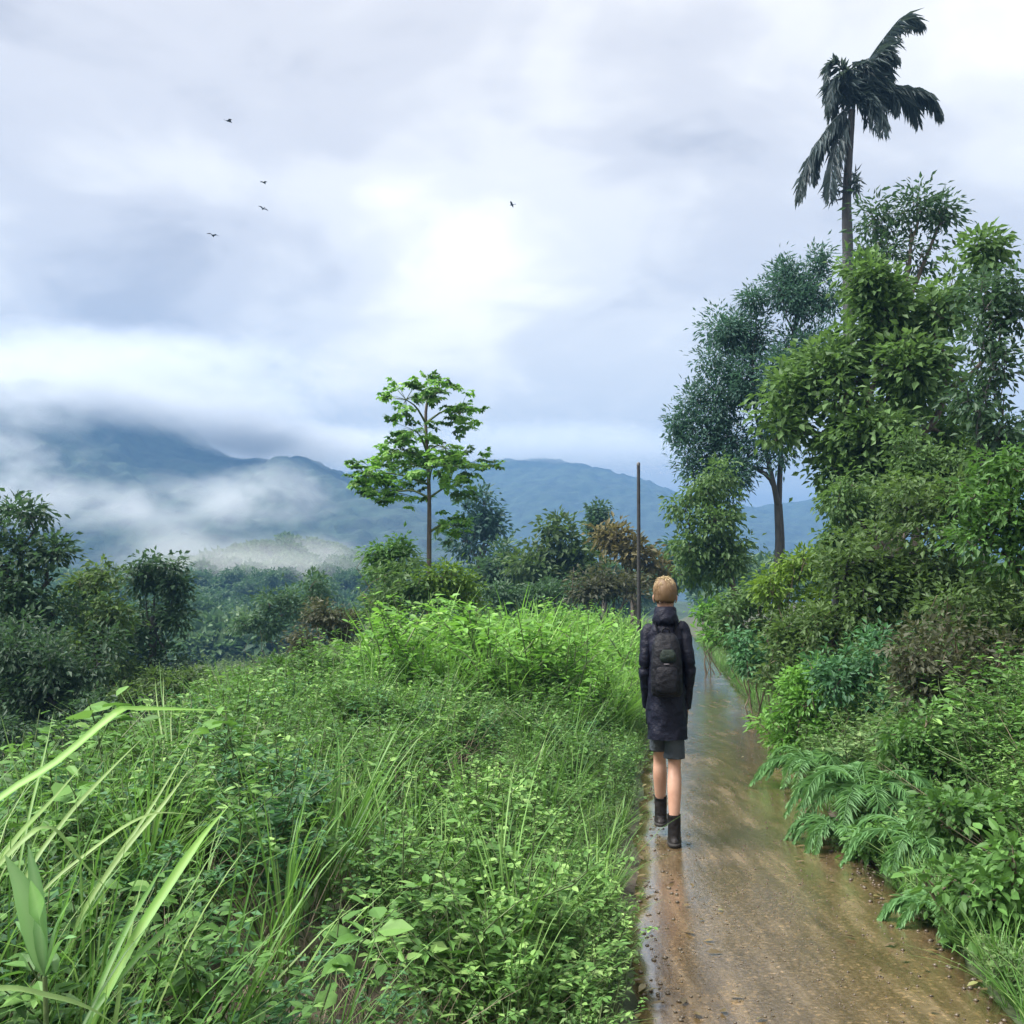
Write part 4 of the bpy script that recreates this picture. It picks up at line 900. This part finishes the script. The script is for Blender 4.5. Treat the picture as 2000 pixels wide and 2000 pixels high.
def walker():
    skin = solid('skin', (.33, .18, .125), (.45, .275, .20), 9, .5, .05)
    Mj = cloth('navy_jacket', (.005, .006, .013), (.008, .009, .019), .55); Ms = cloth('grey_shorts', (.040, .050, .062), (.07, .082, .098))
    Mb = cloth('black_boot', (.010, .009, .010), (.022, .020, .020), .45); Mp = cloth('backpack_fabric', (.005, .005, .008), (.008, .009, .012), .6)
    Mg = cloth('backpack_panel', (.007, .012, .010), (.015, .024, .018), .6); Msk = cloth('sock', (.012, .012, .013), (.03, .03, .03), .9)
    mh = leaf_mat('hair_strand', (.085, .046, .026), (.27, .185, .095), (.58, .47, .27), .55, 0.)
    yaw = -math.atan(.135)
    root_loc = np.array((*PERSON_XY, .026))
    # joints in local coordinates: x right, y forward, z up; right foot planted near, left foot a step ahead
    J = dict(pel=(0, 0, .93), sp=(0, -.01, 1.12), ch=(0, -.015, 1.33), nk=(0, 0, 1.50), hd0=(0, .02, 1.58), hd1=(0, .025, 1.665), hd2=(0, .02, 1.735),
             shL=(-.126, -.005, 1.425), elL=(-.165, -.045, 1.16), wrL=(-.150, .055, .93), shR=(.125, -.015, 1.442), elR=(.178, -.065, 1.17), wrR=(.155, .05, .93),
             hpL=(-.062, 0, .89), knL=(-.054, .24, .53), anL=(-.050, .32, .160), hpR=(.062, 0, .89), knR=(.050, .04, .500), anR=(.040, -.055, .105),
             toL=(-.056, .47, .095), toR=(.050, .08, .045))
    names = list(J); ix = {n: i for i, n in enumerate(names)}
    E = [('pel', 'sp'), ('sp', 'ch'), ('ch', 'nk'), ('nk', 'hd0'), ('hd0', 'hd1'), ('hd1', 'hd2'), ('ch', 'shL'), ('shL', 'elL'), ('elL', 'wrL'), ('ch', 'shR'), ('shR', 'elR'), ('elR', 'wrR'),
         ('pel', 'hpL'), ('hpL', 'knL'), ('knL', 'anL'), ('pel', 'hpR'), ('hpR', 'knR'), ('knR', 'anR'), ('anL', 'toL'), ('anR', 'toR')]
    rad = dict(pel=(.115, .085), sp=(.105, .08), ch=(.12, .09), nk=.044, hd0=(.062, .07), hd1=(.074, .092), hd2=(.062, .075), shL=.05, elL=.036, wrL=.025, shR=.05, elR=.036, wrR=.025,
               hpL=.078, knL=.048, anL=.034, hpR=.078, knR=.048, anR=.034, toL=.03, toR=.03)
    V = [np.array(J[n]) for n in names]; RD = [rad[n] for n in names]; ED = [(ix[a], ix[b]) for a, b in E]
    def split(a, b, t, rr, off=(0, 0, 0)):
        i = len(V); V.append(V[ix[a]] * (1 - t) + V[ix[b]] * t + np.array(off)); RD.append(rr)
        k = next(q for q, e in enumerate(ED) if e == (ix[a], ix[b])); ED[k] = (ix[a], i); ED.append((i, ix[b]))
    for s in 'LR':                                   # calves: fuller behind, a third below the knee
        split('kn' + s, 'an' + s, .30, .057, (0, -.020, 0)); split('hp' + s, 'kn' + s, .5, .066)
    B = MB(); v, f = skin_obj(V, ED, RD); B.add(v, f, .5, 0, True)
    # face (turned away from the camera): nose, brows, ears
    nose = [np.array((0, .105, 1.655)), np.array((0, .125, 1.635)), np.array((0, .112, 1.62))]; tubes(B, np.array(nose), np.array((.009, .013, .008)), 8)
    tubes(B, np.array([(-.022, .108, 1.597), (0, .114, 1.597), (.022, .108, 1.597)]), np.array((.003, .006, .003)), 6)
    for s in (-1, 1):
        loft(B, [((s * .030, .098, 1.668), .010, .004), ((s * .030, .106, 1.668), .006, .003)], seg=10)
        loft(B, dense([((s * .074, .012, 1.610), .004, .008), ((s * .081, .006, 1.630), .006, .014), ((s * .083, .002, 1.655), .006, .017), ((s * .078, .004, 1.672), .004, .010)], 9), seg=12)
        # hand: palm, four fingers and a thumb, curled where they sit in the jacket pocket
        wr = np.array(J['wrL' if s < 0 else 'wrR']); dn = nrm(np.array((-s * .05, .35, -1.)))
        loft(B, [(wr - dn * .02, .022, .018), (wr + dn * .02, .018, .032), (wr + dn * .06, .018, .040), (wr + dn * .09, .014, .036)], seg=12)
        for q in range(4):
            o = wr + dn * .088 + np.array((0, (q - 1.5) * .018, 0)); L = (.062, .072, .068, .052)[q]
            p = np.array([o, o + dn * L * .45, o + dn * L * .8 + np.array((-s * .012, 0, 0)), o + dn * L * .95 + np.array((-s * .028, 0, .004))]); tubes(B, curve(p, 8), np.linspace(.0085, .0062, 8), 7)
        o = wr + dn * .03 + np.array((0, .034, 0)); p = np.array([o, o + np.array((-s * .012, .022, -.018)), o + np.array((-s * .022, .026, -.048))]); tubes(B, curve(p, 7), np.linspace(.011, .008, 7), 7)
    def T(b, name, mats, parent=None):
        c, s = math.cos(yaw), math.sin(yaw)
        wx = lambda z: .88 + .08 * ss(1.53, 1.62, z) + .06 * (1 - ss(.45, .72, z))
        b.v = [np.stack([q[:, 0] * wx(q[:, 2]) * c - q[:, 1] * s, q[:, 0] * wx(q[:, 2]) * s + q[:, 1] * c, q[:, 2]], 1) + root_loc for q in b.v]
        return b.build(name, mats, parent, root_loc)
    body = T(B, 'person', skin)
    tag(body, 'person in dark jacket, grey shorts and black boots walking away along the wet path', 'person')
    # hair: shell plus strands, fair on the crown and darker at the nape
    H = MB(); rr = np.random.default_rng(600)
    hc = np.array((0, .012, 1.685))
    th = np.linspace(.02, 1, 14)
    rings = []
    for t in th:
        z = 1.792 - .175 * t; k = math.sqrt(max(0, 1 - ((z - 1.685) / .110) ** 2)) if z > 1.685 else 1 - .20 * ((1.685 - z) / .068) ** 2
        rings.append(((0, -.002 - .030 * max(0, t - .6), z), .083 * k + .001, (.100 - .03 * max(0, t - .6)) * k + .001))
    loft(H, rings[::-1], .25, 0, fold=.02, seed=3)
    n = 2600; a = rr.uniform(0, 6.28, n); t = rr.random(n) ** .8
    z = 1.795 - .17 * t; k = np.where(z > 1.685, np.sqrt(np.clip(1 - ((z - 1.685) / .112) ** 2, 0, 1)), 1 - .2 * ((1.685 - z) / .068) ** 2)
    pos = np.stack([.083 * k * np.cos(a), -.002 + .100 * k * np.sin(a), z], 1); keep = (np.sin(a) < .55) | (t < .45); pos = pos[keep]; t = t[keep]
    outd = nrm(pos - hc); dv = nrm(outd * .22 + rr.normal(size=pos.shape) * .25 + np.stack([0 * t, -.1 + 0 * t, np.where(t < .12, -.15, -.9)], 1))
    dv = nrm(dv - outd * (dv * outd).sum(1, keepdims=True) * .9); leaves(H, pos - outd * .002, dv, outd, rr.uniform(.022, .040, len(pos)), .005, np.clip(1.1 - 1.3 * t + rr.normal(0, .14, len(pos)), 0, 1), 0, droop=.1)
    T(H, 'hair', mh, body)
    # jacket: torso, collar roll of the hood, sleeves
    JB = MB()
    loft(JB, dense([((0, .00, .695), .150, .128), ((0, 0, .80), .154, .130), ((0, -.005, .95), .148, .124), ((0, -.01, 1.10), .140, .118), ((0, -.01, 1.25), .145, .120), ((0, -.01, 1.36), .146, .112), ((0, -.01, 1.43), .128, .095), ((0, -.005, 1.475), .090, .078), ((0, 0, 1.51), .062, .064), ((0, .005, 1.535), .056, .060)], 34), .5, 0, (False, False), fold=.085, seed=7, p=2.4, seg=64)
    loft(JB, dense([((0, -.015, 1.462), .098, .090), ((0, -.030, 1.485), .100, .092), ((0, -.032, 1.530), .092, .088), ((0, -.020, 1.572), .080, .080), ((0, -.006, 1.584), .066, .068), ((0, 0, 1.545), .055, .058)], 14), .5, 0, (False, False), fold=.07, seed=12)
    for s, q in ((-1, 'L'), (1, 'R')):
        sh, el, wr = (np.array(J[x + q]) for x in ('sh', 'el', 'wr'))
        p = curve([sh + np.array((-s * .035, 0, .012)), sh + np.array((s * .012, 0, -.03)), (sh + el) / 2 + np.array((s * .004, -.006, 0)), el, (el + wr) / 2, wr + (wr - el) * .12], 26)
        rd = np.interp(np.linspace(0, 1, 26), [0, .1, .3, .55, .8, 1], [.045, .060, .054, .049, .042, .039]) * (1 + .05 * np.sin(np.arange(26) * 1.7 + s) * (np.arange(26) > 4))
        tubes(JB, p, rd, 18)
    jk = T(JB, 'jacket', Mj, body)
    ZB = MB()                                         # pocket flaps at the hips, where the hands go in
    for s in (-1, 1): loft(ZB, [((s * .142, .045, .93), .012, .060), ((s * .150, .040, .86), .014, .068), ((s * .146, .035, .79), .013, .062)], seg=16, fold=.03, seed=5)
    T(ZB, 'pocket', Mj, jk)
    SB = MB()
    loft(SB, [((0, 0, .98), .128, .108), ((0, 0, .90), .134, .114), ((0, .002, .83), .136, .116), ((0, .005, .78), .128, .108)], 0.5, 0, fold=.03, seed=2)
    for q, s in (('L', -1), ('R', 1)):
        hp, kn = np.array(J['hp' + q]), np.array(J['kn' + q]); e = hp + (kn - hp) * .84
        loft(SB, dense([(hp + np.array((0, 0, -.02)), .080, .100), (hp + (e - hp) * .4, .078, .094), (hp + (e - hp) * .75, .077, .088), (e, .078, .086), (e + np.array((0, 0, .012)), .070, .078)], 14), .5, 0, (True, False), fold=.06, seed=20 + s, seg=30)
    T(SB, 'shorts', Ms, body)
    for q in 'LR':
        an, to = np.array(J['an' + q]), np.array(J['to' + q]); fw = to - an; fw[2] = 0; fw = nrm(fw)
        z0 = an[2] - .105 + .0; lift = 0
        BB = MB(); base = np.array((an[0], an[1], z0 + lift))
        # ankle shaft
        loft(BB, dense([(base + np.array((0, -.012, .205)), .047, .053), (base + np.array((0, -.010, .15)), .046, .052), (base + np.array((0, -.004, .10)), .045, .056), (base + np.array((0, .018, .068)), .046, .075), (base + np.array((0, .048, .035)), .046, .120), (base + np.array((0, .052, .02)), .046, .128)], 16), .5, 0, (False, True), p=2.3, fold=.03, seed=9)
        loft(BB, dense([(base + np.array((0, .055, .050)), .036, .125), (base + np.array((0, .055, .034)), .046, .135), (base + np.array((0, .055, .022)), .047, .137)], 6), .5, 0, p=2.5)
        bo = T(BB, 'boot', Mb, body)
        OB = MB(); loft(OB, [(base + np.array((0, .054, .024)), .051, .141), (base + np.array((0, .054, .002)), .050, .139)], .5, 0, p=2.6); T(OB, 'sole', solid('boot_sole', (.012, .012, .012), (.03, .028, .026), 20, .8, .2), bo)
        KB = MB(); kn = np.array(J['kn' + q]); t0 = an + (kn - an) * .40
        loft(KB, dense([(base + np.array((0, -.012, .19)), .043, .047), (an + (kn - an) * .22 + np.array((0, -.012, 0)), .042, .046), (t0 * .6 + an * .4 + np.array((0, -.012, 0)), .043, .047)], 8), .5, 0, (False, False), fold=.02); T(KB, 'sock', Msk, body)
    # backpack: worn, a thing of its own
    bl = root_loc + np.array((0, 0, 1.0))
    bp = empty('backpack', root_loc + np.array((0, -.15, .98)), 'small black backpack with a dark green panel worn on the back of the walker', 'backpack')
    PB = MB(); loft(PB, dense([((0, -.155, .985), .070, .040), ((0, -.175, 1.00), .108, .062), ((0, -.185, 1.08), .118, .072), ((0, -.185, 1.20), .114, .070), ((0, -.175, 1.32), .102, .060), ((0, -.160, 1.385), .080, .045), ((0, -.145, 1.410), .045, .028)], 26), .5, 0, p=3.0, fold=.025, seed=30); T(PB, 'main_pack', Mp, bp)
    PB = MB(); loft(PB, dense([((0, -.245, 1.01), .060, .018), ((0, -.252, 1.03), .082, .026), ((0, -.256, 1.10), .084, .028), ((0, -.250, 1.17), .076, .022), ((0, -.244, 1.19), .05, .012)], 14), .5, 0, p=3.2, fold=.02, seed=31); T(PB, 'front_pocket', Mp, bp)
    PB = MB(); loft(PB, dense([((.012, -.245, 1.215), .044, .012), ((.012, -.250, 1.235), .060, .016), ((.012, -.247, 1.27), .058, .016), ((.012, -.238, 1.30), .040, .010)], 10), .5, 0, p=2.8); T(PB, 'green_panel', Mg, bp)
    PB = MB(); tubes(PB, curve([(-.03, -.165, 1.40), (-.02, -.175, 1.435), (.02, -.175, 1.435), (.03, -.165, 1.40)], 10), np.full(10, .007), 8); T(PB, 'grab_handle', Mp, bp)
    for s in (-1, 1):
        PB = MB(); ribbon(PB, curve([(s * .060, -.13, 1.39), (s * .082, -.085, 1.465), (s * .092, -.01, 1.486), (s * .098, .08, 1.42), (s * .105, .118, 1.30), (s * .118, .10, 1.15), (s * .130, -.02, 1.05), (s * .112, -.125, 1.03)], 30), np.full(30, .042), .5, 0, (s, 0, .2), -.05); T(PB, 'strap', Mp, bp)
    PB = MB(); tubes(PB, np.array([(-.10, -.214, 1.205), (0, -.262, 1.205), (.10, -.214, 1.205)]), np.full(3, .0035), 5); T(PB, 'zip', solid('zip', (.12, .11, .13), (.2, .19, .21), 20, .4, 0), bp)
walker()

# ------------------------------------------------------------------ mist banks and haze
def vol_mat(name, dens, col):
    m = bpy.data.materials.new(name); m.use_nodes = True; t = m.node_tree; t.nodes.clear()
    o = N(t, 'ShaderNodeOutputMaterial'); v = N(t, 'ShaderNodeVolumePrincipled'); v.inputs['Density'].default_value = dens; v.inputs['Color'].default_value = (*col, 1); v.inputs['Anisotropy'].default_value = 0
    ln(t, v.outputs[0], o.inputs['Volume']); return m
def ico(sub=3):
    import bmesh
    bm = bmesh.new(); bmesh.ops.create_icosphere(bm, subdivisions=sub, radius=1); v = np.array([x.co for x in bm.verts]); f = np.array([[q.index for q in x.verts] for x in bm.faces]); bm.free(); return v, f
IV, IF = ico(3)
def mist_mat(radii, dens, seed, noise):
    m = bpy.data.materials.new('mist_volume'); m.use_nodes = True; t = m.node_tree; t.nodes.clear()
    o = N(t, 'ShaderNodeOutputMaterial'); v = N(t, 'ShaderNodeVolumePrincipled'); v.inputs['Color'].default_value = (.95, .97, 1, 1); v.inputs['Anisotropy'].default_value = 0
    tcn = N(t, 'ShaderNodeTexCoord'); dv = N(t, 'ShaderNodeVectorMath', operation='DIVIDE'); ln(t, tcn.outputs['Object'], dv.inputs[0]); dv.inputs[1].default_value = tuple(radii)
    le = N(t, 'ShaderNodeVectorMath', operation='LENGTH'); ln(t, dv.outputs[0], le.inputs[0])
    nz = N(t, 'ShaderNodeTexNoise', inp={'Scale': 1.0, 'Detail': 4.0, 'Roughness': .6, 'Distortion': .5})
    mp = N(t, 'ShaderNodeMapping'); mp.inputs['Location'].default_value = (seed * 3.1, seed, 0); mp.inputs['Scale'].default_value = (.034, .034, .055); ln(t, tcn.outputs['Object'], mp.inputs[0]); ln(t, mp.outputs[0], nz.inputs['Vector'])
    fall = math_n(t, 'SUBTRACT', 1.0, math_n(t, 'POWER', le.outputs['Value'], 2.0), clamp=True)
    k = math_n(t, 'SUBTRACT', math_n(t, 'ADD', math_n(t, 'MULTIPLY', fall, 1.0), math_n(t, 'MULTIPLY', nz.outputs[0], noise)), .3 + .5 * noise, clamp=True)
    ln(t, math_n(t, 'MULTIPLY', math_n(t, 'MULTIPLY', k, fall), dens), v.inputs['Density']); ln(t, v.outputs[0], o.inputs['Volume'])
    return m
def mist(label, puffs, od, noise=1.5):
    for i, (px, py, rx, ry, d) in enumerate(puffs):
        c = P(px, py, d); k = mpp(d); rad = np.array((rx * k, max(rx, ry) * k * .45, ry * k)); B = MB()
        B.add(c + IV * rad, IF, .5, 0, True)
        o = B.build('mist', mist_mat(rad, od / (rad[1]), i + len(label), noise), None, c)
        tag(o, label, kind='stuff')
mist('white mist bank wrapped round the mountain top', [(-120, 800, 420, 150, 690), (170, 720, 620, 100, 790), (90, 770, 380, 95, 740), (400, 800, 330, 85, 820), (600, 872, 330, 62, 840), (250, 800, 380, 60, 750), (500, 850, 200, 60, 800)], 3.4)
mist('white mist bank lying on the far ridge', [(1080, 872, 460, 58, 1330)], 3.4)
mist('thin ragged mist wisp drifting over the wooded slope', [(-10, 900, 220, 120, 540), (60, 985, 240, 80, 500), (330, 985, 330, 80, 450), (520, 970, 200, 90, 480)], .85, 3.6)
mist('low mist lying in the wooded valley', [(470, 1110, 430, 90, 200), (330, 1060, 130, 60, 260), (620, 1080, 120, 60, 250)], .7)
def haze():
    x0, x1, y0, y1, z0, z1 = -2600, 2600, -60, 2300, -40, 262
    v = [(x, y, z) for x in (x0, x1) for y in (y0, y1) for z in (z0, z1)]
    q = [(0, 1, 3, 2), (4, 6, 7, 5), (0, 4, 5, 1), (2, 3, 7, 6), (0, 2, 6, 4), (1, 5, 7, 3)]
    me = bpy.data.meshes.new('haze'); me.from_pydata(v, [], q); me.materials.append(vol_mat('haze_air', .00088, (.13, .275, .51)))
    o = bpy.data.objects.new('haze', me); COL.objects.link(o); tag(o, 'pale blue haze filling the air of the valley', kind='stuff')
haze()
